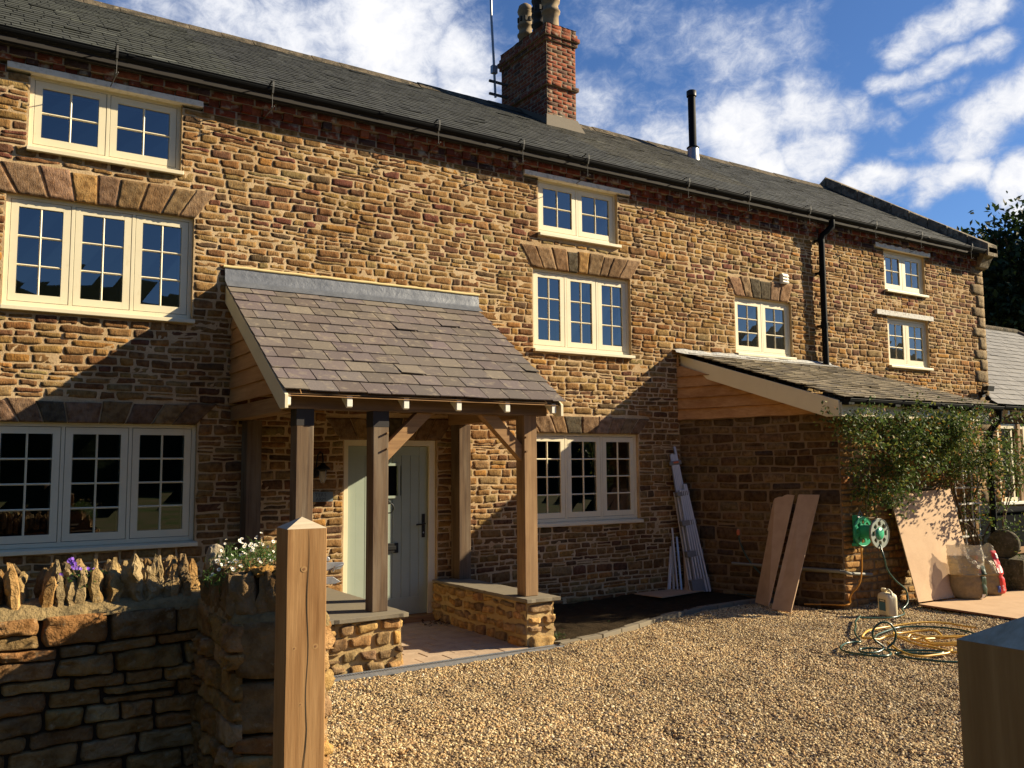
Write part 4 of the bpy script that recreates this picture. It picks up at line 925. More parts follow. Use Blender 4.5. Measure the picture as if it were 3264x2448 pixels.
def lcol(rng, u, v):
    c = np.array((.25, .205, .14))*rng.uniform(.65, 1.25)
    if rng.random() < .2: c = np.array((.15, .125, .095))*rng.uniform(.8, 1.2)
    return c
mb = MB(); slates(mb, (0, LEY, LEZ), (1, 0, 0), LVn, 13, LL, .13, .20, 'old_slate', lcol, seed=31, lift=.018, thick=.010, left=lx, right=rx, jit=.010)
mb.add([(8.95, LEY+.02, LEZ+.004), (12.27, LEY+.02, LEZ+.004), (11.79, 9.0, LEZ+.78), (8.60, 9.0, LEZ+.78)], [(0, 1, 2, 3)], 'black_iron'); mb.build('roof', lean)
mb = MB(); V = []; n = 60
for i in range(n):
    x = 8.44+(11.78-8.44)*i/(n-1); a = .018*mn.noise(Vector((x*4, 0, 0))); b = .03*mn.noise(Vector((x*2.3, 5, 0)))
    for yy, zz in ((8.985, 3.335+a), (8.955, 3.32+a), (8.93, 3.29+a), (8.84, 3.262+b*.4), (8.76+b, 3.235)): V.append((x, yy, zz))
mb.add(V, [(i*5+j, (i+1)*5+j, (i+1)*5+j+1, i*5+j+1) for i in range(n-1) for j in range(4)], 'pale_lead', smooth=True); mb.build('lead_flashing', lean)
# barge board: from wall top to cranked foot
d2 = np.array([8.93-8.60, 6.68-9.0]); pf = lambda s, z: (8.60+d2[0]*s, 9.0+d2[1]*s, z)
off = Vector((-.03, -.004, 0))
Pz = [pf(0, 3.245), pf(1, 2.475), pf(1, 2.285), pf(.93, 2.285), pf(0, 3.03)]
mb = MB(); mb.prism([tuple(Vector(p)+off) for p in Pz][::-1], [tuple(Vector(p)) for p in Pz][::-1], 'cream_paint'); mb.build('barge_board', lean, bevel=.003)
mb = MB(); mb.box((8.935, 6.665, 2.285), (12.13, 6.695, 2.455), 'cream_paint'); mb.build('fascia', lean, bevel=.003)
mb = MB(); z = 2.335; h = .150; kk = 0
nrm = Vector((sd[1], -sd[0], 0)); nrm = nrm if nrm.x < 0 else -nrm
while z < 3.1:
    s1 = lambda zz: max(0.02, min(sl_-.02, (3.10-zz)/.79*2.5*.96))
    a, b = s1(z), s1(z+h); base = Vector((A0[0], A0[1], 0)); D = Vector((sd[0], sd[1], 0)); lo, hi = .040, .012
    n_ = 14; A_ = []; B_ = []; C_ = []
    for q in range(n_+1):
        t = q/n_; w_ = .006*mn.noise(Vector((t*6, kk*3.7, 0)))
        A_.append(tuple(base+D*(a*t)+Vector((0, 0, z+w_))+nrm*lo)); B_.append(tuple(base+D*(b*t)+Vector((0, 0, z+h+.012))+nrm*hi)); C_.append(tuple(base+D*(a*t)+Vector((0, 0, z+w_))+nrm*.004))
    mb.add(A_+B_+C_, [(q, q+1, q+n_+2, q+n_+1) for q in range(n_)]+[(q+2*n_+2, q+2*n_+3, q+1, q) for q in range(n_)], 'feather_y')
    mb.add([tuple(Vector(p)+nrm*.0015+Vector((0, 0, .006+.004*math.sin(q*1.7+kk)))) for q, p in enumerate(A_)]+[tuple(Vector(p)+nrm*.0015+Vector((0, 0, 0))) for p in A_], [(q, q+n_+1, q+n_+2, q+1) for q in range(n_)], 'lap_shadow_stain')  # dark line along each lap: brown stain plus the lap's shadow, as colour
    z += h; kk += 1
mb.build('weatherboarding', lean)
gutter(lean, 8.95, 12.32, 6.60, 2.485, .055)
for x in (8.99, 9.9, 10.8, 11.6):
    mb = MB(); mb.box((x-.05, 6.56, 2.42), (x+.05, 6.66, 2.455), 'black_plastic'); mb.build('gutter_bracket', lean)
mb = MB(); mb.tube([(12.28, 6.60, 2.44), (12.28, 6.62, 2.30), (12.27, 6.74, 2.15), (12.27, 6.76, 1.9), (12.27, 6.76, 0)], .045, 'black_plastic', 12)
for z in (1.5, .7): mb.tube([(12.27, 6.76, z-.04), (12.27, 6.76, z+.04)], .053, 'black_plastic', 12)
mb.build('downpipe', lean)
mb = MB(); mb.tube([(8.98+.01, 7.42, .42), (9.14, 6.88, .42), (9.155, 6.85, .41), (9.2, 6.84, .40), (9.62, 6.845, .36)], .020, 'wall_pipe', 10); mb.build('waste_pipe', lean)
mb = MB(); mb.tube([tuple(Vector((A0[0]+sd[0]*s, A0[1]+sd[1]*s, .43))+nrm*.035) for s in np.linspace(.75, sl_-.03, 12)], .018, 'wall_pipe', 8); mb.build('waste_pipe', lean)

# ================================================================== COTTAGE WING on the right
wing = thing('cottage_wing', (19, 9.5, 0), 'lower stone wing with a pale slate roof at the right edge of the photo', 'house')
mb = MB(); WY = 9.0
wh = [rect_hole(16.62-16.3, 19.6-16.3, .98, 2.46)]
masonry(mb, (16.45, WY, 0), (1, 0, 0), 8, [0, .98, 2.46, 2.75], kind='rubble', seed=61, holes=wh, hmin=.09, hmax=.15, wmin=.14, wmax=.3, nu=5, nv=4)
sheet(mb, (16.45, WY, 0), (1, 0, 0), 8, 0, 2.78, [(.16, 3.14, .98, 2.46)], 'dull_mortar', cell=.15)
mb.add([(24.45, WY, 0), (24.45, 15, 0), (24.45, 15, 2.8), (24.45, WY, 2.8)], [(0, 1, 2, 3)], 'dull_mortar'); mb.build('wall', wing)
we, wz, wr, wrz = 8.86, 2.80, 12.0, 5.10; wl = math.hypot(wr-we, wrz-wz)
gcol = lambda rng, u, v: np.array((.185, .175, .16))*rng.uniform(.82, 1.15)
mb = MB(); slates(mb, (16.44, we, wz), (1, 0, 0), (0, (wr-we)/wl, (wrz-wz)/wl), 8.2, wl, .20, .30, 'grey_slate', gcol, seed=4, lift=.014, right=lambda v: 8.2-v*.35)
mb.add([(16.44, we+.02, wz), (24.6, we+.02, wz), (23.3, wr, wrz-.01), (16.44, wr, wrz-.01), (16.44, 15.2, wz), (24.6, 15.2, wz)], [(0, 1, 2, 3), (3, 2, 5, 4), (1, 5, 2)], 'grey_slate', (.17, .16, .15)); mb.build('roof', wing)
mb = MB(); mb.tube([(16.44, wr, wrz+.0), (23.35, wr, wrz+.0)], .09, 'coping_stone', 8); mb.tube([(23.35, wr, wrz), (24.62, we, wz+.05)], .08, 'coping_stone', 8); mb.build('ridge_tile', wing)
gutter(wing, 16.5, 24.5, 8.80, 2.76, .06)
for k in range(12):
    x = 16.75+.42*k; mb = MB(); P = [(9.0, 2.76), (8.84, 2.70), (8.84, 2.62), (8.90, 2.58), (9.0, 2.60)]
    mb.prism([(x, p[0], p[1]) for p in P], [(x+.07, p[0], p[1]) for p in P], 'white_paint'); mb.build('rafter_foot', wing)
mb = MB(); x = 16.64
mb.box((16.60, 8.93, .93), (19.66, 9.08, .985), 'white_paint')
for i, xx in enumerate((16.61, 17.07, 17.53, 17.99, 18.45, 18.91, 19.37)): mb.box((xx, 8.99, .99), (xx+.06, 9.06, 2.45), 'cream_paint')
for xx in (17.28, 18.6): mb.box((xx, 8.96, .99), (xx+.10, 9.05, 2.45), 'oak_z')
mb.box((16.6, 8.992, .985), (19.5, 9.06, 1.06), 'cream_paint'); mb.box((16.6, 8.992, 2.36), (19.5, 9.06, 2.45), 'cream_paint')
ww = mb.build('window', wing, bevel=.003)
mb = MB(); mb.add([(16.62, 9.03, 1.0), (19.5, 9.03, 1.0), (19.5, 9.03, 2.4), (16.62, 9.03, 2.4)], [(0, 1, 2, 3)], 'window_glass'); mb.build('pane', ww)
room(wing, 16.8, 19.4, 1.2, 2.3, deep=2)
mb = MB(); mb.box((13.3, 7.6, 0), (15.6, 8.7, .92), 'black_and_shade'); mb.box((13.26, 7.56, .922), (15.64, 8.74, .965), 'black_and_shade')  # near-black colour stands in for the deep shade below the wing sill
o = mb.build('shade_black_tank', bevel=.02); tag(o, 'large matt black tank behind the millstone, deep shade put into its colour', 'tank')

# ================================================================== FREE STANDING THINGS
def place(o, loc):
    o.location = loc; return o
def rockmesh(mb, c, size, seed, m, col=(1, 1, 1), n=7, rough=.10, taper=0, lean=(0, 0), fr=3.0, squ=.35):
    """rounded block with a broken surface"""
    c = np.array(c, float); sz = np.array(size, float)/2
    for ax in range(3):
        for sg in (-1, 1):
            g = np.linspace(-1, 1, n); A, B = np.meshgrid(g, g, indexing='ij'); A = A.ravel(); B = B.ravel()
            P = np.zeros((n*n, 3)); P[:, ax] = sg; P[:, (ax+1) % 3] = A; P[:, (ax+2) % 3] = B
            l = np.linalg.norm(P, axis=1, keepdims=True); P = P*(1-squ)+P/l*squ*1.25
            h = (P[:, 2:3]+1)/2
            tp = 1-taper*np.clip(h, 0, 1)**1.5; P[:, 0:2] = P[:, 0:2]*tp+h*np.array(lean)
            q = c+P*sz; dn = rough*(vnoise(P*fr+seed*7.3, seed)+.5*vnoise(P*fr*2.7+seed, seed+1))
            q = q+P/l*dn[:, None]*sz.mean()*1.0*np.array([min(1, sz[0]/sz.mean()*1.2), min(1, sz[1]/sz.mean()*1.2), 1])
            F = []
            for i in range(n-1):
                for j in range(n-1):
                    f = (i*n+j, (i+1)*n+j, (i+1)*n+j+1, i*n+j+1); F.append(f if sg > 0 else f[::-1])
            mb.add(q, F, m, col, True)
# ---- garden wall with pier
gw = thing('garden_wall', (0, 5.1, 0), 'dry stone garden wall with jagged upright coping stones and an end pier, bottom left', 'wall')
WYF = 5.10; GX0 = -2.6; PX0, PX1, PY = 1.20, 1.66, 4.36
mb = MB(); kw = dict(m='fieldstone', mortar='dark_joint', gap=.007, depth=.026, nu=16, nv=11, rough=.62, jit=.010, sink=.04, split=.12)
masonry(mb, (GX0, WYF, 0), (1, 0, 0), PX0-GX0+.03, [-.06, .5, .82, .98], kind='rubble', hmin=.055, hmax=.135, wmin=.14, wmax=.34, seed=71, **kw)
masonry(mb, (PX0, WYF, 0), (0, -1, 0), WYF-PY, [-.06, .5, .98], kind='rubble', hmin=.08, hmax=.17, wmin=.13, wmax=.26, seed=72, **kw)
PB = (1.60, 4.185); PA = (PX0, 4.40); pw = math.hypot(PB[0]-PA[0], PB[1]-PA[1]); pu = ((PB[0]-PA[0])/pw, (PB[1]-PA[1])/pw, 0)
masonry(mb, (PA[0], PA[1], 0), pu, pw, [-.06, .22, .44, .7, .98], kind='rubble', hmin=.12, hmax=.24, wmin=.22, wmax=.40, seed=73, **kw)
pr_ = math.hypot(.05, 5.5-PB[1])
masonry(mb, (PB[0], PB[1], 0), (.05/pr_, (5.5-PB[1])/pr_, 0), pr_, [-.06, .5, .98], kind='honey', hmin=.08, hmax=.15, wmin=.14, wmax=.3, seed=74, **kw)
masonry(mb, (PX1, 5.5, 0), (-1, 0, 0), PX1-GX0, [-.06, .5, .98], kind='rubble', hmin=.09, hmax=.15, wmin=.2, wmax=.4, seed=75, **{**kw, 'nu': 6, 'nv': 5})
mb.box((GX0, WYF+.022, -.06), (PX0+.2, 5.48, 1.0), 'dark_joint'); mb.prism([(PX0+.022, PA[1]+.02, -.06), (PB[0]-.025, PB[1]+.03, -.06), (PX1-.03, 5.479, -.06), (PX0+.022, 5.479, -.06)], [(PX0+.022, PA[1]+.02, 1.001), (PB[0]-.025, PB[1]+.03, 1.001), (PX1-.03, 5.479, 1.001), (PX0+.022, 5.479, 1.001)], 'dark_joint')
V = []; F = []; n = 80     # mortar bedding under the coping
for i in range(n):
    x = GX0+(PX0+.1-GX0)*i/(n-1)
    for j, (yy, zz) in enumerate(((WYF-.012, .965), (WYF-.004, .995), (WYF+.05, 1.03), (WYF+.2, 1.05))):
        V.append((x, yy+.01*mn.noise(Vector((x*6, j, 0))), zz+.016*mn.noise(Vector((x*5, j, 4)))))
for i in range(n-1):
    for j in range(3): F.append((i*4+j, (i+1)*4+j, (i+1)*4+j+1, i*4+j+1))
mb.add(V, F, 'bed_mortar', smooth=True)
V = []; F = []
ring_ = [(PX0, 5.1), (PX0, 4.9), (PX0, 4.7), (PX0, 4.5), (PX0, 4.40), (1.33, 4.33), (1.47, 4.255), (1.60, 4.185), (1.62, 4.6), (1.65, 5.1)]
for i, (x, y) in enumerate(ring_):
    for k, (e, z) in enumerate(((-.012, .95), (-.006, 1.0), (.05, 1.035), (.2, 1.05))):
        cx, cy = 1.43, 4.95; dx, dy = (cx-x), (cy-y); l = math.hypot(dx, dy); V.append((x+dx/l*e, y+dy/l*e, z+.012*mn.noise(Vector((i*1.3, k, 0)))))
for i in range(len(ring_)-1):
    for j in range(3): F.append((i*4+j, (i+1)*4+j, (i+1)*4+j+1, i*4+j+1))
mb.add(V, F, 'bed_mortar', smooth=True)
mb.build('wall', gw)
rng = np.random.default_rng(77)
cpal = [(.44, .31, .14), (.36, .24, .11), (.31, .23, .12), (.46, .28, .11), (.27, .19, .10)]
heights = {.302: 1.25, .456: 1.235, .491: 1.25, .55: 1.2, .608: 1.205, .704: 1.24, .764: 1.245, .812: 1.19, .871: 1.265, .928: 1.21, .974: 1.255, 1.03: 1.175, 1.084: 1.235, 1.154: 1.245}
xs_ = list(np.arange(GX0+.1, .24, .075))+sorted(heights)
def slabstone(mb, x, y, z0, h, th, dp, seed, col, rz=0, lean=0):
    """thin stone set on edge: jagged profile in depth and height, rough sides"""
    n, m_2 = 9, 10; r = np.random.default_rng(seed)
    topn = .84+.16*np.array([math.sin(seed*1.3+i*r.uniform(.5, 1.3)) for i in range(n)])*r.uniform(.3, 1.1); pk = r.uniform(.25, .75)
    prof = np.array([1-.35*abs(i/(n-1)-pk)**1.4 for i in range(n)])*topn; prof *= 1/prof.max()
    c, s_ = math.cos(rz), math.sin(rz)
    for side in (-1, 1):
        V = []
        for i in range(n):
            t = i/(n-1)
            for j in range(m_2):
                v = j/(m_2-1); edge = min(1, 3*min(t, 1-t)+.66)*min(1, 3.5*(1-v)+.30)
                zz = z0+v*h*prof[i]; yy = (t-.5)*dp*(1-.25*v*v); P3 = Vector((x*9+side*2, yy*20+seed, zz*20))
                xx = side*th/2*edge*(1+.8*mn.noise(P3*.9))+.006*mn.noise(P3*3.1)+lean*v*h+.012*mn.noise(Vector((seed, yy*7, zz*8)))
                yy += .014*mn.noise(P3*1.7+Vector((5, 0, 0))); V.append((x+xx*c-yy*s_, y+xx*s_+yy*c, zz))
        F = [(i*m_2+j, (i+1)*m_2+j, (i+1)*m_2+j+1, i*m_2+j+1) for i in range(n-1) for j in range(m_2-1)]
        mb.add(V, [f if side < 0 else f[::-1] for f in F], 'fieldstone', col, False)
        if side < 0: VA = V
        else:
            ring = [i*m_2 for i in range(n)]; per = [0*m_2+j for j in range(m_2)]+[i*m_2+m_2-1 for i in range(1, n)]+[(n-1)*m_2+j for j in range(m_2-2, -1, -1)]
            mb.add([VA[q] for q in per]+[V[q] for q in per], [(q, q+1, q+1+len(per), q+len(per)) for q in range(len(per)-1)], 'fieldstone', col, True)
for k, x in enumerate(xs_):
    top = heights.get(x, None) or 1.17+rng.uniform(0, .10); th = rng.uniform(.046, .070); dpt = rng.uniform(.13, .24); mb = MB()
    rz = rng.uniform(-.25, .25) if rng.random() < .86 else rng.uniform(.6, 1.3)*rng.choice([-1, 1])
    if abs(rz) > .5: dpt = rng.uniform(.09, .13)
    slabstone(mb, x, WYF+.035+dpt/2*math.cos(rz), .99, top-.99, th, dpt, k+3, np.array(cpal[rng.integers(5)])*rng.uniform(.8, 1.2), rz, rng.uniform(-.12, .12))
    mb.build('coping_stone', gw)
    for dx_, dy_ in ((.036, .20), (.012, .33)):
        mb = MB(); t2 = 1.17+rng.uniform(0, .06); slabstone(mb, x+dx_, WYF+dy_, 1.0, t2-1.0, .055, .20, k+90, np.array(cpal[rng.integers(5)])*rng.uniform(.6, .9), rng.uniform(-.3, .3), 0); mb.build('coping_stone', gw)
y = 5.06; k = 0
while y > 4.50:      # coping slabs along the pier
    w_ = rng.uniform(.07, .13); top = 1.19+rng.uniform(-.015, .03); mb = MB()
    rockmesh(mb, (PX0+.17, y-w_/2, (top+.985)/2), (.36, w_*.95, top-.985), k+200, 'fieldstone', np.array((.27, .17, .08))*rng.uniform(.7, 1.15), 8, .20, .12, (0, rng.uniform(-.10, .10)), 2.4, .2)
    mb.build('coping_stone', gw); y -= w_; k += 1
for (x, y, w_, dz, sd_) in ((1.30, 4.42, .15, .0, 301), (1.42, 4.36, .14, .02, 305), (1.54, 4.29, .15, -.01, 309)):
    mb = MB(); rockmesh(mb, (0, 0, 1.09), (w_, .30, .215+dz), sd_, 'fieldstone', np.array((.27, .175, .085))*rng.uniform(.8, 1.15), 9, .2, .2, (rng.uniform(-.1, .1), 0), 2.4, .22)
    cs_, sn_ = math.cos(rad(-28)), math.sin(rad(-28)); mb.v = [np.stack([x+V_[:, 0]*cs_-V_[:, 1]*sn_, y+.10+V_[:, 0]*sn_+V_[:, 1]*cs_, V_[:, 2]], 1) for V_ in mb.v]
    mb.build('coping_stone', gw)
mb = MB(); rockmesh(mb, (1.255, 4.98, 1.235), (.10, .10, .13), 310, 'fieldstone', (.42, .35, .24), 8, .15, .3, (-.1, 0), 1.5, .6); mb.build('coping_stone', gw)
for (x, y, z, s, k) in ((1.36, 4.42, 1.205, .09, 1), (1.43, 4.38, 1.20, .08, 2), (1.50, 4.36, 1.195, .07, 3), (1.31, 4.47, 1.21, .05, 4)):
    mb = MB(); rockmesh(mb, (x, y, z), (s*1.3, s, s*.5), k+400, 'moss', (1, 1, 1), 8, .35, .2, (0, 0), 4, .7); mb.build('moss_cushion', gw)

# ---- gate posts
def gate_post(loc, rot, w, top, lab, grp):
    g = thing('gate_post', loc, lab, 'gate post', grp)
    mb = MB(); h = w/2; zt = top; n = 40; V = []
    for i in range(n+1):
        z = -.1+(zt+.1)*i/n
        for a, b in ((-h, -h), (h, -h), (h, h), (-h, h)):
            V.append((a+.0018*mn.noise(Vector((a*9, b*9, z*2.5))), b+.0018*mn.noise(Vector((a*7, b*5, z*2.5+9))), z))
    F = [(i*4+j, i*4+(j+1) % 4, (i+1)*4+(j+1) % 4, (i+1)*4+j) for i in range(n) for j in range(4)]
    mb.add(V, F, 'post_wood'); o = mb.build('shaft', None, bevel=.004); o.parent = g
    mb = MB(); e = .0
    mb.add([(-h-e, -h-e, zt), (h+e, -h-e, zt), (h+e, h+e, zt), (-h-e, h+e, zt), (0, 0, zt+w*.27)], [(0, 1, 4), (1, 2, 4), (2, 3, 4), (3, 0, 4), (3, 2, 1, 0)], 'post_top'); o = mb.build('cap', None); o.parent = g
    g.rotation_euler = (0, 0, rot); return g
m = wood('post_wood', (.47, .275, .12), (.27, .135, .05), 'z', .8, (.36, .20, .08), 30); MAT['post_wood'].node_tree.nodes['Principled BSDF'].inputs['Specular IOR Level'].default_value = .15; wood('post_top', (.60, .50, .34), (.40, .31, .19), 'x', .85, (.50, .42, .30), 55)
g1 = gate_post((1.325, 3.80, 0), rad(-3.6), .176, 1.457, 'tall new softwood gate post with a low pyramid top beside the garden wall pier', 'gate posts')
h = .088
def cracks(P, w_, y=-h):
    mb = MB(); L_ = []; R_ = []
    for i, (x, z) in enumerate(P):
        ww = w_*(1-abs(2*i/(len(P)-1)-1)**3*.8)/2; L_.append((x-ww, y-.0012, z)); R_.append((x+ww, y-.0012, z))
    n = len(P); mb.add(L_+R_, [(i, i+n, i+n+1, i+1) for i in range(n-1)], 'joint_line'); return mb
pp_ = [(.006+.004*math.sin(i*.55)+(.0 if i < 24 else -.010)*min(1, (i-24)/4 if i > 24 else 0), 1.452-i*.035) for i in range(40)]
o = cracks(pp_, .0042).build('drying_crack', None); o.parent = g1
mat('knot', (.42, .24, .095), .8); mat('knot_dark', (.25, .12, .05), .8)
for (x, z, r) in ((-.012, 1.285, .013), (-.05, .955, .009), (.042, .955, .012), (-.02, .72, .008)):
    mb = MB()
    V = [(x+r*math.cos(a)*1.1, -h-.0010, z+r*math.sin(a)) for a in np.linspace(0, 2*math.pi, 14, endpoint=False)]
    mb.add(V, [tuple(range(14))], 'knot')
    V = [(x+r*.45*math.cos(a), -h-.0016, z+r*.45*math.sin(a)) for a in np.linspace(0, 2*math.pi, 10, endpoint=False)]; mb.add(V, [tuple(range(10))], 'knot_dark')
    o = mb.build('knot', None); o.parent = g1
mb = MB()   # galvanised gate hardware on the gateway side
mb.prism([(h+.001, -.02, 1.262), (h+.085, -.02, 1.268), (h+.10, -.02, 1.285), (h+.10, -.02, 1.296), (h+.001, -.02, 1.300)], [(h+.001, -.002, 1.262), (h+.085, -.002, 1.268), (h+.10, -.002, 1.285), (h+.10, -.002, 1.296), (h+.001, -.002, 1.300)], 'galv')
mb.lathe((h+.02, -.02, 1.315), (0, -1, 0), [(.012, 0), (.012, .012), (.008, .016)], 'galv', 12)
mb.tube([(h+.045, -.03, 1.262), (h+.055, -.035, 1.28), (h+.09, -.03, 1.288)], .006, 'galv', 6)
mb.prism([(h+.001, -.025, 1.205), (h+.06, -.025, 1.205), (h+.085, -.025, 1.212), (h+.05, -.025, 1.236), (h+.001, -.025, 1.236)], [(h+.001, -.01, 1.205), (h+.06, -.01, 1.205), (h+.085, -.01, 1.212), (h+.05, -.01, 1.236), (h+.001, -.01, 1.236)], 'galv')
o = mb.build('hinge', None, bevel=.001); o.parent = g1
g2 = gate_post((1.462+.1, .882-.1, 0), 0, .20, 1.42, 'softwood gate post very close to the camera at the bottom right corner', 'gate posts')

# ---- small fixtures on walls
t = thing('wall_lantern', (3.30, 8.98, 1.68), 'black swan neck lantern hung on the wall left of the front door', 'lamp')
mb = MB(); mb.lathe((3.26, 8.985, 1.66), (0, -1, 0), [(.05, 0), (.05, .02), (.03, .03)], 'black_iron', 14)
mb.tube([(3.26, 8.96, 1.66), (3.265, 8.93, 1.76), (3.27, 8.91, 1.85), (3.285, 8.88, 1.885), (3.30, 8.855, 1.87), (3.305, 8.85, 1.80), (3.305, 8.85, 1.75)], .008, 'black_iron', 8)
mb.build('bracket', t)
mb = MB(); mb.lathe((3.305, 8.85, 1.77), (0, 0, -1), [(.02, 0), (.03, .02), (.075, .055), (.08, .07), (.045, .072), (.045, .09)], 'black_iron', 20); mb.build('hood', t)
mb = MB(); mb.lathe((3.305, 8.85, 1.685), (0, 0, -1), [(.036, 0), (.038, .06), (.03, .10), (.012, .118), (.001, .12)], 'lamp_glass', 16); mb.build('glass', t)
mb = MB()
for a in (0, math.pi/2): 
    ca, sa = math.cos(a+.4), math.sin(a+.4)
    mb.tube([(3.305+ca*.044, 8.85+sa*.044, 1.69), (3.305+ca*.045, 8.85+sa*.045, 1.61), (3.305+ca*.02, 8.85+sa*.02, 1.562), (3.305-ca*.02, 8.85-sa*.02, 1.562), (3.305-ca*.045, 8.85-sa*.045, 1.61), (3.305-ca*.044, 8.85-sa*.044, 1.69)], .003, 'galv', 6)
mb.build('cage', t)
def text(s, size, m, ext=.001):
    cu = bpy.data.curves.new('lettering', 'FONT'); cu.body = s; cu.size = size; cu.extrude = ext; cu.align_x = 'LEFT'; cu.space_character = 1.15
    o = bpy.data.objects.new('tmp', cu); COL.objects.link(o); bpy.context.view_layer.update()
    me = bpy.data.meshes.new_from_object(o.evaluated_get(bpy.context.evaluated_depsgraph_get())); me.name = 'lettering'
    bpy.data.objects.remove(o); me.materials.clear(); me.materials.append(MAT[m]); return me
def letter(s, size, m, parent, loc, rot):
    o = bpy.data.objects.new('lettering', text(s, size, m)); COL.objects.link(o); o.parent = parent; o.location = loc; o.rotation_euler = rot; return o
t = thing('house_sign', (3.29, 8.97, 1.41), 'small grey slate name plate half hidden by the post left of the door', 'sign')
mb = MB(); mb.box((3.12, 8.955, 1.361), (3.462, 8.967, 1.462), 'grey_sign'); mb.build('plate', t, bevel=.001)
letter('TERS', .052, 'sign_letters', t, (3.262-3.29, -.0165, .006), (rad(90), 0, 0)); letter('ARM', .050, 'sign_letters', t, (3.27-3.29, -.0165, -.040), (rad(90), 0, 0))
t = thing('security_light', (16.1, 8.9, 3.0), 'small dark security light with sensor low on the far end of the house wall', 'lamp')
mb = MB(); mb.box((16.06, 8.92, 2.93), (16.16, 8.99, 3.03), 'black_iron'); mb.tube([(16.11, 8.93, 2.99), (16.11, 8.86, 3.02)], .02, 'black_iron'); mb.build('bracket', t)
mb = MB(); mb.prism([(16.02, 8.80, 3.03), (16.24, 8.80, 3.03), (16.24, 8.78, 3.13), (16.02, 8.78, 3.13)], [(16.04, 8.90, 3.05), (16.22, 8.90, 3.05), (16.22, 8.90, 3.12), (16.04, 8.90, 3.12)], 'black_iron'); mb.build('floodlight', t, bevel=.004)
mb = MB(); mb.lathe((16.10, 8.84, 2.90), (0, -.4, 1), [(.001, -.05), (.04, -.035), (.055, 0), (.04, .035), (.001, .05)], 'black_plastic', 14); mb.build('sensor', t)
t = thing('tv_aerial_mast', (7.75, 12.6, 8.2), 'thin metal aerial mast clamped to the left side of the brick chimney', 'aerial')
mb = MB(); mb.tube([(7.775, 12.6, 8.15), (7.74, 12.6, 8.9), (7.70, 12.6, 9.6), (7.68, 12.6, 10.5)], .022, 'galv', 8); mb.build('mast', t)
mb = MB(); mb.box((7.70, 12.56, 8.58), (7.80, 12.64, 8.72), 'galv'); mb.build('junction_box', t)
for z in (8.20, 8.43):
    mb = MB(); mb.box((7.65, 12.58, z-.018), (8.03, 12.62, z+.018), 'strap'); mb.build('bracket', t)
mb = MB(); mb.tube([(7.2, 12.6, 10.3), (8.2, 12.6, 10.3)], .012, 'galv', 6)
for k in range(7): mb.tube([(7.2+.16*k, 12.6, 10.12), (7.2+.16*k, 12.6, 10.48)], .006, 'galv', 6)
mb.build('antenna', t)

# ---- drain channel in front of the porch
t = thing('drain_channel', (3.7, 6.98, 0), 'slotted metal drain channel along the edge of the porch paving', 'drain')
mb = MB(); mb.box((2.4, 6.935, -.02), (5.02, 6.950, .016), 'galv'); mb.box((2.4, 7.015, -.02), (5.02, 7.030, .016), 'galv'); mb.box((2.4, 6.95, -.03), (5.02, 7.015, -.005), 'black_and_shade'); mb.build('channel', t)
mb = MB(); x = 2.42
while x < 5.01: mb.box((x, 6.9505, .004), (x+.011, 7.0145, .013), 'galv'); x += .024
mb.build('grating', t)

# ---- metal channels in the corner
t = thing('metal_channel_bundle', (8.5, 8.68, .04), 'tall taped bundle of shiny metal channels leaning in the corner beside the lean-to', 'metal strips')
bA = Vector((8.40, 8.72, .045)); bB = Vector((8.60, 8.60, .045)); tA = Vector((8.27, 8.93, 1.885)); tB = Vector((8.375, 8.90, 1.885))
def lerp(a, b, f): return a+(b-a)*f
k = 0
for i, f in enumerate(np.linspace(.06, .94, 6)):
    b0 = lerp(bA, bB, f); t0 = lerp(tA, tB, f); hgt = [1.86, 1.87, 1.86, 1.86, 1.97, 1.45][i]/1.885
    mb = MB(); p1 = lerp(b0, t0, hgt); mb.beam(b0, p1, .027, .030, 'aluminium', up=(-.3, -1, 0)); mb.beam(b0+Vector((-.004, -.016, 0)), p1+Vector((-.004, -.016, 0)), .010, .008, 'alu_white', up=(-.3, -1, 0)); mb.build('channel', t)
for i, f in enumerate(np.linspace(.25, .95, 5)):
    b0 = lerp(bA, bB, f)+Vector((-.012, -.045, 0)); t0 = lerp(tA, tB, f)+Vector((-.02, -.05, 0)); p1 = lerp(b0, t0, (.73 if i < 3 else .77))
    mb = MB(); mb.beam(b0, p1, .026, .03, 'aluminium', up=(-.3, -1, 0)); mb.beam(b0+Vector((-.004, -.016, 0)), p1+Vector((-.004, -.016, 0)), .009, .008, 'alu_white', up=(-.3, -1, 0)); mb.build('channel', t)
for f, hh in ((.045, .085), (.27, .04), (.49, .035), (.70, .032), (.925, .028)):
    c = lerp(lerp(bA, bB, .52), lerp(tA, tB, .5), f); wd = (bB-bA).length*(1-f)+(tB-tA).length*f; ax = (lerp(tA, tB, .5)-lerp(bA, bB, .5)).normalized()
    mb = MB(); off = Vector((-.008, -.022 if f < .8 else -.003, 0)); mb.beam(c-ax*hh+off, c+ax*hh+off, (wd+.035)*(1 if f < .9 else 1.1), .095 if f < .8 else .045, 'grey_tape', up=(-.35, -1, 0)); mb.build('tape', t, bevel=.006)
mb = MB(); c = lerp(lerp(bA, bB, .55), lerp(tA, tB, .5), .93)+Vector((-.02, -.034, 0)); mb.beam(c-ax*.012, c+ax*.012, .07, .006, 'orange_label', up=(-.35, -1, 0)); mb.build('sticker', t)
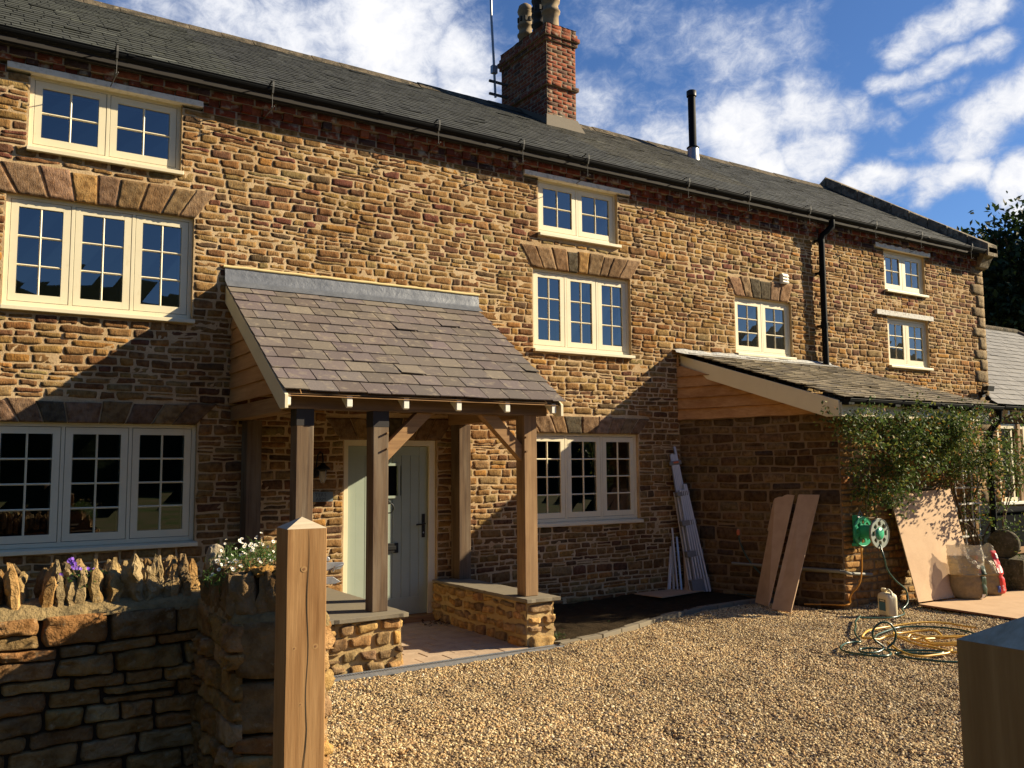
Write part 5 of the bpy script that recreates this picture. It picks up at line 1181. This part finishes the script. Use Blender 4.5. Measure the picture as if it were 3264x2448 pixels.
strips = [((8.22, 8.96, .045), (8.30, 8.975, .62), .045, 'alu_white', 'short wide pale metal strip at the left foot of the taped bundle'),
          ((8.295, 8.87, .045), (8.275, 8.93, .875), .022, 'alu_white', 'thin white metal strip standing upright left of the taped bundle'),
          ((8.315, 8.82, .045), (8.355, 8.93, .75), .028, 'aluminium', 'bluish short metal strip between the white strip and the bundle'),
          ((8.36, 8.77, .045), (8.42, 8.85, .615), .045, 'mdf', 'short tan strip propped among the metal strips, the lowest of them'),
          ((8.40, 8.72, .045), (8.38, 8.965, 1.35), .050, 'alu_white', 'long pale strip tucked behind the taped bundle'),
          ((8.27, 8.92, .045), (8.31, 8.965, .70), .030, 'aluminium', 'dull grey metal strip leaning behind the thin white strip')]
for a, b, w_, mm_, lab in strips:
    mb = MB(); mb.beam(a, b, w_, .012, mm_, up=(-.5, -1, 0)); mb.beam(Vector(a)+Vector((-w_*.4, -.004, 0)), Vector(b)+Vector((-w_*.4, -.004, 0)), .005, .02, mm_, up=(-.5, -1, 0))
    tag(mb.build('metal_strip'), lab, 'metal strip', 'loose metal strips in the corner')
mb = MB(); mb.prism([(7.60, 8.94, .045), (7.67, 8.48, .045), (8.62, 8.60, .05), (8.5, 8.95, .05)], [(7.60, 8.94, .057), (7.67, 8.48, .057), (8.62, 8.60, .062), (8.5, 8.95, .062)], 'mdf')
tag(mb.build('flat_board'), 'brown board lying flat on the soil under the metal channels', 'board')

# ---- boards against the lean-to wall
def quadboard(P, th, m, edge=None):
    P = [Vector(p) for p in P]; n = (P[1]-P[0]).cross(P[-1]-P[0]).normalized()*th; mb = MB()
    mb.prism([tuple(p) for p in P], [tuple(p+n) for p in P], m); return mb
b0, b1, b2, b3 = Vector((8.575, 7.79, .0)), Vector((8.436, 7.435, .0)), Vector((8.985, 7.445, 1.328)), Vector((8.945, 7.71, 1.345))
up_ = (b3-b0); rt = (b1-b0)
notch = [b0+rt*.10, b1, b2, b3, b0+up_*.655-rt*.02, b0+up_*.645+rt*.08]
tag(quadboard(notch, .012, 'mdf').build('leaning_board'), 'brown board with a notch in its left edge, propped on the lean-to wall', 'board', 'brown boards leaning on the lean-to')
tag(quadboard([(8.32, 7.289, 0), (8.312, 6.998, 0), (9.075, 7.135, 1.335), (9.02, 7.405, 1.333)], .012, 'mdf').build('leaning_board'), 'plain brown board without a notch propped on the lean-to wall, right of the pair', 'board', 'brown boards leaning on the lean-to')
# ---- plywood sheets
mb = quadboard([(9.92, 6.44, .045), (11.12, 6.40, .045), (11.27, 6.775, 1.375), (10.055, 6.85, 1.318)], .012, 'plywood'); tag(mb.build('plywood_sheet'), 'big pale pink plywood sheet leaning on the lean-to under the rose', 'plywood')
mb = MB(); P = [(9.90, 6.42), (9.84, 5.22), (12.28, 5.16), (12.33, 6.36)]
mb.prism([(x, y, .012) for x, y in P], [(x, y, .031) for x, y in P], 'plywood_edge'); mb.add([(x, y, .0325) for x, y in P], [(0, 1, 2, 3)], 'plywood'); tag(mb.build('plywood_sheet'), 'plywood sheet lying flat on the gravel under the bags', 'plywood')

# ---- bags
def bag(loc, rot, w, d, h, lean, lab, fill, top, bands, seed, fh=.55, notop=False):
    t = thing('building_bag', loc, lab, 'bag', 'bags of building material'); t.rotation_euler = (0, 0, rot)
    def surf(th, v, off=0):
        e = 2.6 if v < fh else 3.5; c, s_ = math.cos(th), math.sin(th)
        r = (abs(c)**e+abs(s_)**e)**(-1/e)
        full = 1-.10*(abs(v/fh*2-1))**3 if v < fh else 1-.0*(v-fh)
        flat = 1 if v < fh else max(.06, 1-(v-fh)/(1-fh)*1.05)
        bt = min(1, .80+v*4)
        x = (w/2*full*bt+off)*r*c*(1 if v < fh else 1.0+.04*(v-fh)); y = (d/2*full*flat*bt+off)*r*s_
        k = .018*mn.noise(Vector((x*9+seed, y*9, v*6)))+.008*mn.noise(Vector((x*30+seed, y*30, v*18)))
        x += k*c*(1.2 if v > fh else .8); y += k*s_+(.03*mn.noise(Vector((x*8+seed, v*5, 3))) if v > fh else 0)
        z = v*h*(1+(.10*mn.noise(Vector((x*10+seed, 0, 7))) if v > .9 else 0))
        return (x+lean[0]*v*v, y+lean[1]*v*v, z)
    def patch(t0, t1, v0, v1, m, off=0, nt=28, nv=20, name='body', parent=t, close=False):
        mb = MB(); V = [surf(t0+(t1-t0)*i/nt, v0+(v1-v0)*j/nv, off) for i in range(nt+1) for j in range(nv+1)]
        mb.add(V, [(i*(nv+1)+j, (i+1)*(nv+1)+j, (i+1)*(nv+1)+j+1, i*(nv+1)+j+1) for i in range(nt) for j in range(nv)], m, smooth=True)
        if close: mb.add([surf(2*math.pi*i/nt, v0, off) for i in range(nt)], [tuple(range(nt))[::-1]], m)
        o = mb.build(name, None); o.parent = parent; return o
    body = patch(0, 2*math.pi, 0, fh, fill, close=True, nt=40)
    tp = patch(0, 2*math.pi, fh, 1, top, nt=40, name='loose_top')
    for bi, (t0, t1, v0, v1, m) in enumerate(bands): patch(t0, t1, v0, v1, m, .0035+.0025*bi, name='printed_band', nt=8, nv=26)
    return t, surf
bag((10.80, 6.32, .033), rad(-42), .42, .24, .66, (-.02, .03), 'bag with a clear crumpled top and green printed side beside the leaning plywood', 'sand_fill', 'clear_bag',
    [(-2.75, -1.05, .44, .80, 'amber_film'), (-.95, -.45, .02, .62, 'green_print'), (-1.0, -.75, .01, .10, 'white_print')], 3, .45)
t2, sf = bag((11.30, 6.36, .033), rad(-38), .42, .22, .62, (-.10, .04), 'red printed bag of sand, right of the bag with the green side', 'sand_fill', 'clear_bag',
    [(-2.75, -.6, .40, .78, 'amber_film'), (-2.12, -1.78, .05, .80, 'red_print'), (-1.0, -.42, .04, .90, 'red_print'), (-.8, -.55, .74, .84, 'white_print'), (-2.08, -1.85, .055, .11, 'white_print'), (-1.22, -1.02, .07, .20, 'blue_print')], 8, .42)
for th, v0, s, sz in ((-.72, .10, 'BUILDING SAND', .040),):
    p0 = Vector(sf(th, v0, .008)); p1 = Vector(sf(th, .78, .008)); q = Vector(sf(th+.1, v0, .008))
    X = (p1-p0).normalized(); Zn = X.cross((Vector(sf(th-.1, v0, .008))-p0)).normalized(); Zn = Zn if Zn.dot(Vector((math.cos(th), math.sin(th), 0))) > 0 else -Zn; Y = Zn.cross(X)
    o = bpy.data.objects.new('lettering', text(s, sz, 'white_print', .0015)); COL.objects.link(o); o.parent = t2
    o.matrix_local = Matrix(((X.x, Y.x, Zn.x, p0.x+Zn.x*.012), (X.y, Y.y, Zn.y, p0.y+Zn.y*.012), (X.z, Y.z, Zn.z, p0.z+Zn.z*.012), (0, 0, 0, 1)))

# ---- jerrycan
t = thing('plastic_jerrycan', (9.10, 6.285, .0), 'cream plastic jerrycan with a blue label standing on the gravel below the hose reel', 'container'); t.rotation_euler = (0, 0, math.atan2(6.194-6.394, 8.98-9.055))
mb = MB()     # local x runs along the labelled face
L0, W0 = .205, .135; secs = [(0, .96), (.012, 1), (.19, 1), (.225, .94), (.245, .70), (.25, .5)]
n = 32; V = []
for z, s in secs:
    for i in range(n):
        a = 2*math.pi*i/n; c, s2 = math.cos(a), math.sin(a); r = (abs(c)**6+abs(s2)**6)**(-1/6)
        V.append((L0/2*s*r*c, W0/2*s*r*s2, z))
mb.add(V, [(k*n+i, k*n+(i+1) % n, (k+1)*n+(i+1) % n, (k+1)*n+i) for k in range(len(secs)-1) for i in range(n)], 'bottle_white', smooth=True)
mb.add(V[-n:], [tuple(range(n))], 'bottle_white'); mb.add(V[:n], [tuple(range(n))[::-1]], 'bottle_white')
o = mb.build('body', None); o.parent = t
mb = MB(); mb.tube([(-.03, 0, .235), (-.02, 0, .275), (.03, 0, .282), (.075, 0, .262), (.088, 0, .215)], .013, 'bottle_white', 10); o = mb.build('handle', None); o.parent = t
mb = MB(); mb.lathe((-.065, 0, .235), (0, 0, 1), [(.022, 0), (.022, .025), (.027, .026), (.027, .052), (.024, .055)], 'bottle_white', 16); o = mb.build('cap', None); o.parent = t
mb = MB(); mb.box((-.06, -W0/2-.0015, .05), (.06, -W0/2-.0003, .145), 'blue_label'); mb.box((-.06, -W0/2-.0016, .146), (.06, -W0/2-.0002, .175), 'black_and_shade'); mb.box((-.045, -W0/2-.002, .153), (.045, -W0/2-.0017, .168), 'label_cream'); o = mb.build('label', None); o.parent = t

# ---- hose reel
t = thing('hose_reel', (9.36, 6.86, .9), 'green and grey hose reel hung on the lean-to wall beside the plywood', 'hose reel')
def wheel(c, r, m, hubm, hr, name):
    mb = MB(); x, y, z = c; N2 = 48; k = 8
    for yy, sg in ((y-.008, -1), (y+.008, 1)):
        V = []; 
        for ri in (r*.80, r):
            V += [(x+ri*math.cos(2*math.pi*i/N2), yy, z+ri*math.sin(2*math.pi*i/N2)) for i in range(N2)]
        mb.add(V, [(i, (i+1) % N2, (i+1) % N2+N2, i+N2) for i in range(N2)], m)
    mb.lathe(c, (0, 1, 0), [(r*.80, -.008), (r*.80, .008)], m, N2, caps=False); mb.lathe(c, (0, 1, 0), [(r, -.008), (r+.006, -.014), (r+.006, .014), (r, .008)], m, N2, caps=False)
    mb.lathe(c, (0, 1, 0), [(hr*1.18, -.0085), (hr*1.18, .0085)], m, 32)
    for j in range(k):
        a = 2*math.pi*(j+.5)/k; ca, sa = math.cos(a), math.sin(a); p = lambda rr, t_: (x+rr*ca-t_*sa, z+rr*sa+t_*ca)
        pts = [p(hr*1.0, -.030), p(r*.60, -.012), p(r*.84, -.030), p(r*.84, .030), p(r*.60, .012), p(hr*1.0, .030)]
        mb.prism([(a_, y-.0075, b_) for a_, b_ in pts], [(a_, y+.0075, b_) for a_, b_ in pts], m)
    o = mb.build(name, t)
    mb = MB(); mb.lathe((x, y, z), (0, -1, 0), [(hr*1.0, .0), (hr*.98, .014), (hr*.2, .018), (.001, .018)], hubm, 32); mb.build('hub', o)
wheel((9.385, 6.77, .90), .172, 'green_plastic', 'green_plastic', .072, 'back_wheel'); wheel((9.315, 6.50, .895), .170, 'grey_plastic', 'green_plastic', .075, 'front_wheel')
mb = MB(); mb.lathe((9.385, 6.76, .90), (-.07, -.26, 0), [(.085, 0), (.085, .25)], 'green_plastic', 24); mb.build('drum', t)
mb = MB(); mb.tube([(9.335, 6.80, 1.07), (9.385, 6.80, 1.15), (9.435, 6.80, 1.07), (9.335, 6.80, 1.07)], .008, 'galv', 8); mb.box((9.30, 6.79, .72), (9.47, 6.87, .76), 'green_plastic'); mb.box((9.34, 6.80, .74), (9.43, 6.88, 1.09), 'green_plastic'); mb.build('wall_bracket', t)

# ---- hoses
def smooth(P, k=6):
    P = [Vector(p) for p in P]; o = []
    for i in range(len(P)-1):
        p0, p1, p2, p3 = P[max(i-1, 0)], P[i], P[i+1], P[min(i+2, len(P)-1)]
        for j in range(k):
            t_ = j/k; o.append(.5*((2*p1)+(p2-p0)*t_+(2*p0-5*p1+4*p2-p3)*t_*t_+(3*p1-p0-3*p2+p3)*t_**3))
    return o+[P[-1]]
def hose(name, P, r, m, lab, k=6):
    mb = MB(); mb.tube(smooth(P, k), r, m, 8); return tag(mb.build(name), lab, 'hose')
yc = [(8.30, 5.15), (8.42, 5.3), (8.32, 5.40), (8.12, 5.467), (7.97, 5.45), (7.90, 5.38), (7.95, 5.30), (8.04, 5.31), (8.096, 5.24), (8.15, 5.15), (8.30, 5.02), (8.45, 4.9), (8.40, 4.75), (8.2, 4.72), (7.993, 4.795), (7.855, 4.962), (7.806, 5.105), (7.87, 5.20), (7.98, 5.20), (8.10, 5.12), (8.3, 4.98), (8.38, 4.85), (8.25, 4.80), (8.06, 4.86), (7.915, 4.993), (7.93, 5.09), (8.05, 5.11), (8.2, 5.08), (8.4, 4.95), (8.5, 4.8), (8.42, 4.62), (8.2, 4.52), (7.9, 4.56), (7.69, 4.647), (7.643, 4.831), (7.678, 4.979), (7.797, 5.185), (7.837, 5.347), (7.776, 5.409), (7.65, 5.40), (7.551, 5.413), (7.545, 5.48), (7.62, 5.56), (7.741, 5.612), (7.977, 5.714), (8.328, 5.75), (8.713, 5.637), (8.947, 5.496), (8.985, 5.32), (8.9, 5.15)]
hose('garden_hose', [(x, y, .024+.010*((i*5) % 3)) for i, (x, y) in enumerate(yc)], .0105, 'yellow_hose', 'long yellow garden hose heaped in loose coils on the gravel')
y2 = [(7.30, 5.10, .05), (7.467, 5.178, .05), (7.40, 5.08, .04), (7.334, 4.978, .03), (7.257, 4.802, .025), (7.30, 4.73, .022), (7.42, 4.70, .022), (7.62, 4.68, .022), (7.75, 4.72, .03)]
hose('garden_hose', y2[1:], .0105, 'yellow_hose', 'single curve of yellow hose in front of the coils, ending under them')
gr = [(8.515, 6.228, .05), (8.306, 6.133, .025), (8.10, 5.98, .02), (7.829, 5.797, .02), (7.60, 5.60, .02), (7.44, 5.45, .02), (7.35, 5.47, .02), (7.236, 5.465, .022), (7.048, 5.381, .022), (6.934, 5.255, .022), (6.935, 5.089, .022), (6.982, 4.961, .022), (7.087, 4.919, .022), (7.205, 4.967, .022), (7.25, 5.06, .03), (7.19, 5.16, .035), (7.09, 5.20, .03), (7.02, 5.14, .025), (7.05, 5.06, .025), (7.17, 5.05, .03), (7.27, 5.085, .05),
      (7.20, 5.13, .12), (7.21, 5.14, .20), (7.27, 5.10, .262), (7.34, 5.06, .255), (7.38, 5.03, .18), (7.36, 5.03, .10), (7.30, 5.06, .04), (7.335, 5.01, .022), (7.476, 4.912, .022), (7.604, 4.807, .022), (7.615, 4.716, .022), (7.50, 4.74, .022), (7.38, 4.85, .02), (7.237, 4.945, .02), (7.164, 4.772, .02), (7.218, 4.626, .02), (7.282, 4.491, .02), (7.427, 4.406, .02), (7.8, 4.4, .02), (8.3, 4.6, .02), (8.72, 5.09, .02), (8.768, 5.353, .02), (8.665, 5.535, .02), (8.435, 5.675, .02), (8.17, 5.643, .02), (7.867, 5.564, .02), (7.704, 5.479, .02)]
hose('garden_hose', gr, .010, 'dark_green_hose', 'dark green garden hose looped on the gravel, one loop standing up')
hose('reel_hose', [(9.33, 6.56, .80), (9.30, 6.49, .76), (9.264, 6.42, .633), (9.327, 6.42, .472), (9.482, 6.42, .333), (9.643, 6.42, .235), (9.66, 6.40, .15), (9.60, 6.37, .07), (9.447, 6.334, .022), (9.25, 6.18, .02), (9.10, 6.11, .02), (8.874, 6.075, .02), (8.68, 6.16, .02), (8.53, 6.235, .03)], .010, 'dark_green_hose', 'thin green hose hanging from the reel and curling round the jerrycan')
hose('reel_hose', [(9.36, 6.76, .80), (9.351, 6.78, .715), (9.35, 6.78, .598), (9.344, 6.78, .452), (9.285, 6.78, .281), (9.19, 6.84, .14), (9.20, 6.86, .05), (9.13, 6.88, .03), (9.06, 7.05, .02), (8.85, 7.25, .02)], .010, 'orange_hose', 'orange hose dropping from the hose reel down to the wall corner')
mb = MB(); mb.tube(smooth([(8.80, 8.20, .845), (8.765, 8.19, .82), (8.76, 8.17, .70), (8.78, 8.08, .52), (8.80, 7.95, .38), (8.84, 7.82, .25), (8.84, 7.7, .1), (8.8, 7.6, .04), (8.75, 7.9, .045), (8.72, 8.2, .045)], 5), .009, 'dark_green_hose', 8)
t = tag(mb.build('tap_hose'), 'thin hose with a red connector hanging from a tap on the shaded wall', 'hose')
mb = MB(); mb.lathe((8.755, 8.19, .80), (0, 0, 1), [(.018, 0), (.022, .02), (.022, .05), (.014, .07)], 'orange_label', 12); mb.box((8.745, 8.185, .86), (8.82, 8.205, .88), 'brass_pin'); mb.build('connector', t)

# ---- millstone and blocks
mb = MB(); ax = Vector((-.93, -.33, .02)).normalized(); mb.lathe(Vector((12.13, 6.56, .615))-ax*.07, ax, [(.001, 0), (.17, 0), (.192, .015), (.197, .07), (.19, .13), (.17, .145), (.001, .146)], 'millstone', 40)
o = mb.build('millstone'); tag(o, 'round millstone standing on edge on a rough stone block at the right', 'millstone')
mb = MB(); rockmesh(mb, (12.36, 6.50, .20), (.72, .50, .47), 501, 'millstone', n=14, rough=.06, squ=.15); tag(mb.build('stone_block'), 'rough dark stone block carrying the millstone', 'stone')
mb = MB(); rockmesh(mb, (13.25, 6.75, .20), (.6, .5, .42), 502, 'millstone', n=12, rough=.07, squ=.18); tag(mb.build('stone_block'), 'rough dark stone block holding up the far end of the plank, at the right edge', 'stone')
mb = MB(); mb.box((12.55, 6.62, .455), (14.2, 6.92, .495), 'oak_x'); tag(mb.build('plank'), 'short wooden plank laid across stone blocks at the right edge', 'plank')

# ================================================================== PLANTS
def leaves(mb, P, size, cols, rng, m='leaf', fold=.25, asp=.55, up=.4):
    P = np.asarray(P); n = len(P)
    d = rng.normal(size=(n, 3)); d[:, 2] -= .25; d /= np.linalg.norm(d, axis=1, keepdims=True)
    nn = rng.normal(size=(n, 3)); nn[:, 2] += up; nn -= (nn*d).sum(1, keepdims=True)*d; nn /= np.linalg.norm(nn, axis=1, keepdims=True)
    s = np.cross(d, nn); L_ = (size*rng.uniform(.6, 1.3, n))[:, None]; Wd = L_*asp/2
    v0 = P; v1 = P+d*L_*.45+s*Wd+nn*L_*fold*.25; v2 = P+d*L_; v3 = P+d*L_*.45-s*Wd+nn*L_*fold*.25
    V = np.stack([v0, v1, v2, v3], 1).reshape(-1, 3); F = []
    for i in range(n): F += [(4*i, 4*i+1, 4*i+2), (4*i, 4*i+2, 4*i+3)]
    mb.add(V, F, m, np.repeat(cols, 4, 0))
rng = np.random.default_rng(99)
rose = thing('climbing_rose', (11.7, 6.85, 0), 'climbing rose with small glossy leaves trained across the front of the lean-to', 'climbing plant')
st = MB(); LP = []
roots = [(11.95, 6.80), (12.05, 6.78), (9.55, 6.82), (11.6, 6.82)]
stems = []
def wander(p, tgt, n, amp, y0=6.70):
    p = Vector(p); o = [p.copy()]; tg = Vector(tgt)
    for i in range(n):
        f = (i+1)/n; q = p.lerp(tg, f)+Vector((rng.normal()*amp, rng.normal()*amp*.5, rng.normal()*amp))*math.sin(f*math.pi)
        q.y = min(q.y, 6.86); o.append(q)
    return o
tg = [(12.6, 6.6, 2.2), (12.75, 6.6, 1.6), (12.0, 6.55, 2.42), (11.4, 6.45, 2.35), (11.0, 6.5, 2.2), (10.4, 6.5, 1.8), (10.2, 6.45, 2.3), (9.6, 6.5, 2.2), (9.3, 6.5, 1.9), (9.05, 6.5, 2.25), (9.2, 6.55, 1.3), (12.9, 6.7, 1.9)]
for k, q in enumerate(tg):
    r0 = roots[0] if k % 2 else roots[1]
    mid = (max(q[0], 11.2) if q[0] > 11 else 11.3+.2*rng.normal(), 6.78, 1.25+.3*rng.random())
    a = smooth(wander((r0[0], r0[1], 0), mid, 4, .10)+wander(mid, q, 6, .12)[1:], 3); stems.append(a)
for q in ((9.3, 6.6, 2.2), (9.9, 6.55, 1.9), (9.2, 6.6, 1.6)): stems.append(smooth(wander((10.05 if q[0] > 9.5 else 9.7, 6.83, 1.05), q, 5, .10), 3))
for a in stems:
    rr = [.011*(1-.6*i/len(a)) for i in range(len(a))]; st.tube(a, rr, 'stem_brown', 6)
o = st.build('stem', rose)
def dens(x, z):      # where the mass of foliage hangs
    top = 2.36+.08*math.sin(x*5)+.05*math.sin(x*13); bot = 1.58+.18*math.sin(x*2.3+1)+.10*math.sin(x*7.1)
    if x < 9.6: bot += .45*(9.6-x)/.6; top -= .18*(9.6-x)/.6
    if 9.7 < x < 11.3: bot += .10
    if x > 11.2: bot -= .15
    if 11.3 < x < 12.5: bot -= .55
    if 9.15 < x < 9.8: bot -= .30
    if x > 12.3: bot += .1; top -= .1
    return max(top, bot+.25), bot
N1 = 0
while N1 < 760:
    x = rng.uniform(8.75, 13.0) if rng.random() < .8 else rng.uniform(10.6, 11.6); tp, bt = dens(x, 0); z = rng.uniform(bt-.1, tp+.05)
    if mn.noise(Vector((x*2.2, 3.1, z*2.6))) < -.05: continue
    if x > 12.3 and rng.random() < .62: continue
    if 11.3 < x < 12.5 and z < 1.3 and rng.random() < .6: continue
    yb = 6.58-.36*math.sin(max(0, min(1, (z-bt)/(tp-bt+.01)))*math.pi)**.6
    c = np.array([x, rng.uniform(yb-.05, 6.84 if x < 12.2 else 6.75), z]); cnt = int(rng.integers(9, 26)); N1 += 1
    tw = [tuple(c+rng.normal(size=3)*.03), tuple(c+rng.normal(size=3)*[.10, .05, .08]+[0, -.05, -.05])]
    st2 = c+rng.normal(size=(cnt, 3))*np.array([.085, .06, .065]); LP.append(st2)
for a in stems:
    for i in range(4, len(a), 2):
        if rng.random() < .5: LP.append(np.array(a[i])+rng.normal(size=(4, 3))*.03)
for k in range(26):   # loose sprays poking out
    x = rng.uniform(8.85, 12.9); tp, bt = dens(x, 0); p = np.array([x, 6.45, rng.choice([tp, bt])]); d = np.array([rng.normal()*.2, -.1, rng.uniform(-.25, .22)])
    if p[2]+d[2] > 2.55: d[2] = .08
    LP.append(p+np.linspace(0, 1, 14)[:, None]*d+rng.normal(size=(14, 3))*.018)
LP = np.concatenate(LP); n = len(LP)
cols = np.array((.065, .105, .028))*rng.uniform(.5, 1.5, (n, 1)); y_ = rng.random(n); cols[y_ < .22] = np.array((.20, .21, .045))*rng.uniform(.6, 1.3, ((y_ < .22).sum(), 1)); cols[y_ > .975] = (.30, .13, .03)
mb = MB(); leaves(mb, LP, .050, cols, rng); tag(mb.build('foliage', rose), None, None, kind=None)
t = thing('trellis', (11.85, 6.86, 1.0), 'weathered timber trellis behind the rose stems right of the plywood', 'trellis')
mb = MB()
for x in (11.55, 11.75, 11.95, 12.1): mb.box((x-.012, 6.855, .35), (x+.012, 6.872, 1.75), 'old_white')
for z in (.5, .72, .94, 1.16, 1.38, 1.6): mb.box((11.50, 6.838, z-.012), (12.14, 6.8545, z+.012), 'old_white')
mb.build('lattice', t)
# daisies on the pier
t = thing('daisy_plant', (1.42, 4.75, 1.15), 'clump of small white daisies growing out of the top of the wall pier', 'flowers')
mb = MB(); n = 2300; P = np.stack([rng.uniform(1.22, 1.66, n), rng.uniform(4.50, 5.10, n), np.zeros(n)], 1)
P[:, 2] = 1.16+.13*rng.random(n)*np.clip(1-((P[:, 0]-1.42)/.3)**2, .3, 1)+.02*rng.normal(size=n)
ex = np.stack([rng.uniform(1.12, 1.24, 160), rng.uniform(4.5, 4.8, 160), rng.uniform(1.12, 1.2, 160)], 1); P = np.concatenate([P, ex]); n = len(P)
leaves(mb, P, .030, np.array((.07, .13, .03))*rng.uniform(.5, 1.5, (n, 1)), rng, asp=.22, up=.8)
for k in range(60):
    p = P[rng.integers(n)]; mb.tube([tuple(p), tuple(p+np.array([rng.normal()*.02, rng.normal()*.02, rng.uniform(.03, .08)]))], .0012, 'leaf', 4, False, (.08, .13, .04))
mb.build('foliage', t)
fl = MB(); k = 12
for i in range(k):
    a = 2*math.pi*i/k; ca, sa = math.cos(a), math.sin(a); fl.add([(.003*ca, .003*sa, 0), (.010*ca-.0026*sa, .010*sa+.0026*ca, .002), (.0125*ca, .0125*sa, .0025), (.010*ca+.0026*sa, .010*sa-.0026*ca, .002)], [(0, 3, 2, 1)], 'petal')
fl.lathe((0, 0, .001), (0, 0, 1), [(.0042, 0), (.003, .002), (.0005, .003)], 'petal_eye', 8)
proto = fl.build('flower', None); proto.parent = t
for i in range(90):
    o = proto if i == 0 else proto.copy()
    if i: COL.objects.link(o); o.parent = t
    x, y = rng.uniform(1.22, 1.66), rng.uniform(4.48, 5.05); z = 1.20+.13*rng.random()+.03*(rng.random() < .15)
    if rng.random() < .2: x, y, z = rng.uniform(1.16, 1.3), rng.uniform(4.5, 4.8), rng.uniform(1.15, 1.25)
    o.location = (x-1.42, y-4.75, z-1.15); o.rotation_euler = (rng.uniform(.1, 1.3), rng.uniform(-.4, .4), rng.uniform(-.8, .8)); s = rng.uniform(.55, 1.0); o.scale = (s,)*3
# purple bellflowers between the coping stones
t = thing('bellflower_plant', (.60, 5.2, 1.12), 'small violet flowers growing between the upright coping stones of the garden wall', 'flowers')
mb = MB(); n = 260; P = np.stack([rng.normal(.62, .05, n), rng.normal(5.22, .04, n), rng.uniform(1.10, 1.19, n)], 1); leaves(mb, P, .022, np.array((.07, .13, .03))*rng.uniform(.5, 1.4, (n, 1)), rng)
mb.build('foliage', t)
fl = MB()
for i in range(5):
    a = 2*math.pi*i/5; ca, sa = math.cos(a), math.sin(a); fl.add([(0, 0, 0), (.010*ca-.006*sa, .010*sa+.006*ca, .003), (.017*ca, .017*sa, .003), (.010*ca+.006*sa, .010*sa-.006*ca, .003)], [(0, 3, 2, 1)], 'violet_petal')
proto = fl.build('flower', None); proto.parent = t
for i, (x, z) in enumerate([(.557, 1.250), (.548, 1.243), (.566, 1.255), (.573, 1.24), (.575, 1.205), (.585, 1.215), (.592, 1.203), (.60, 1.21), (.567, 1.213), (.605, 1.20), (.582, 1.228), (.562, 1.232), (.644, 1.197), (.65, 1.19), (.674, 1.191), (.52, 1.17), (.515, 1.18)]):
    o = proto if i == 0 else proto.copy()
    if i: COL.objects.link(o); o.parent = t
    o.location = (x-.60, -.03+rng.uniform(-.015, .015), z-1.12); o.rotation_euler = (rng.uniform(.8, 1.5), rng.uniform(-.4, .4), rng.uniform(-.5, .5)); o.scale = (.62,)*3
# weeds and tufts in the soil bed
mb = MB(); P = np.concatenate([np.stack([rng.normal(5.12, .06, 120), rng.normal(7.25, .08, 120), rng.uniform(.03, .07, 120)], 1), np.stack([rng.uniform(5, 8.6, 900), rng.uniform(7.5, 8.9, 900), np.full(900, .025)], 1)[:90]])
P = P[[kerb_y(p[0])+.05 < p[1] for p in P]]
leaves(mb, P, .035, np.array((.05, .085, .02))*rng.uniform(.5, 1.4, (len(P), 1)), rng, asp=.25, up=1.2); tag(mb.build('weeds'), 'thin grass and weeds scattered over the dark soil bed', 'weeds', kind='stuff')
mb = MB(); P = np.stack([rng.normal(4.62, .10, 60), rng.normal(8.72, .10, 60), np.full(60, .018)], 1); leaves(mb, P, .045, np.array((.10, .05, .025))*rng.uniform(.5, 1.4, (60, 1)), rng, asp=.6, up=2); P2 = np.stack([rng.uniform(2.5, 11, 70), rng.uniform(3.2, 6.9, 70), np.full(70, .012)], 1); leaves(mb, P2, .035, np.array((.16, .085, .03))*rng.uniform(.4, 1.5, (70, 1)), rng, asp=.6, up=3)
tag(mb.build('fallen_leaves'), 'dry brown leaves blown into the porch corner and over the gravel', 'leaves', kind='stuff')

# trees beyond the far gable
def tree(loc, r, h, lab, seed, nclump=170, per=70, ls=.26, cz=.62, squash=1.15):
    rng = np.random.default_rng(seed); t = thing('tree', loc, lab, 'tree', 'trees beyond the house'); x0, y0, z0 = loc
    mb = MB(); P = [(x0, y0, z0-.1), (x0+.1, y0, h*.25), (x0-.1, y0+.1, h*.5), (x0, y0, h*.8)]; mb.tube(smooth(P, 4), [.32*(1-.85*i/12) for i in range(13)], 'bark', 10)
    for k in range(12):
        a = rng.uniform(0, 2*math.pi); z = h*rng.uniform(.25, .7); q = (x0+r*.7*math.cos(a), y0+r*.7*math.sin(a), z+h*.18); mb.tube(smooth([(x0, y0, z), (x0+r*.3*math.cos(a), y0+r*.3*math.sin(a), z+.4), q], 4), [.11*(1-.8*i/8) for i in range(9)], 'bark', 6)
    mb.build('trunk', t); mb = MB(); PP = []
    for k in range(nclump):
        d = rng.normal(size=3); d /= np.linalg.norm(d); rr = rng.random()**.45; c = np.array([x0, y0, h*cz])+d*rr*np.array([r, r, h*(1-cz)*.93])*(1+.22*mn.noise(Vector(d*2.2+seed)))
        if c[2] < 1: continue
        PP.append(c+rng.normal(size=(per, 3))*np.array([.38, .38, .30])*rng.uniform(.7, 1.3))
    PP = np.concatenate(PP); n = len(PP); leaves(mb, PP, ls, np.array((.028, .048, .014))*rng.uniform(.5, 1.5, (n, 1)), rng, asp=.6); mb.build('crown', t)
tree((33.2, 16.2, 0), 3.4, 11.2, 'dark leafy tree beyond the gable end, nearest the house', 1, 330, 60)
tree((37.5, 15.0, 0), 4.0, 12.9, 'taller dark tree at the right edge behind the slate roof of the wing', 2, 360, 60)
tree((30.6, 17.6, 0), 2.2, 9.3, 'small dark tree top showing just past the kneeler stone', 3, 160, 60)
tree((41.5, 22.0, 0), 5.0, 12.0, 'broad dark tree filling the gap behind the other two', 4, 300, 60, .32)
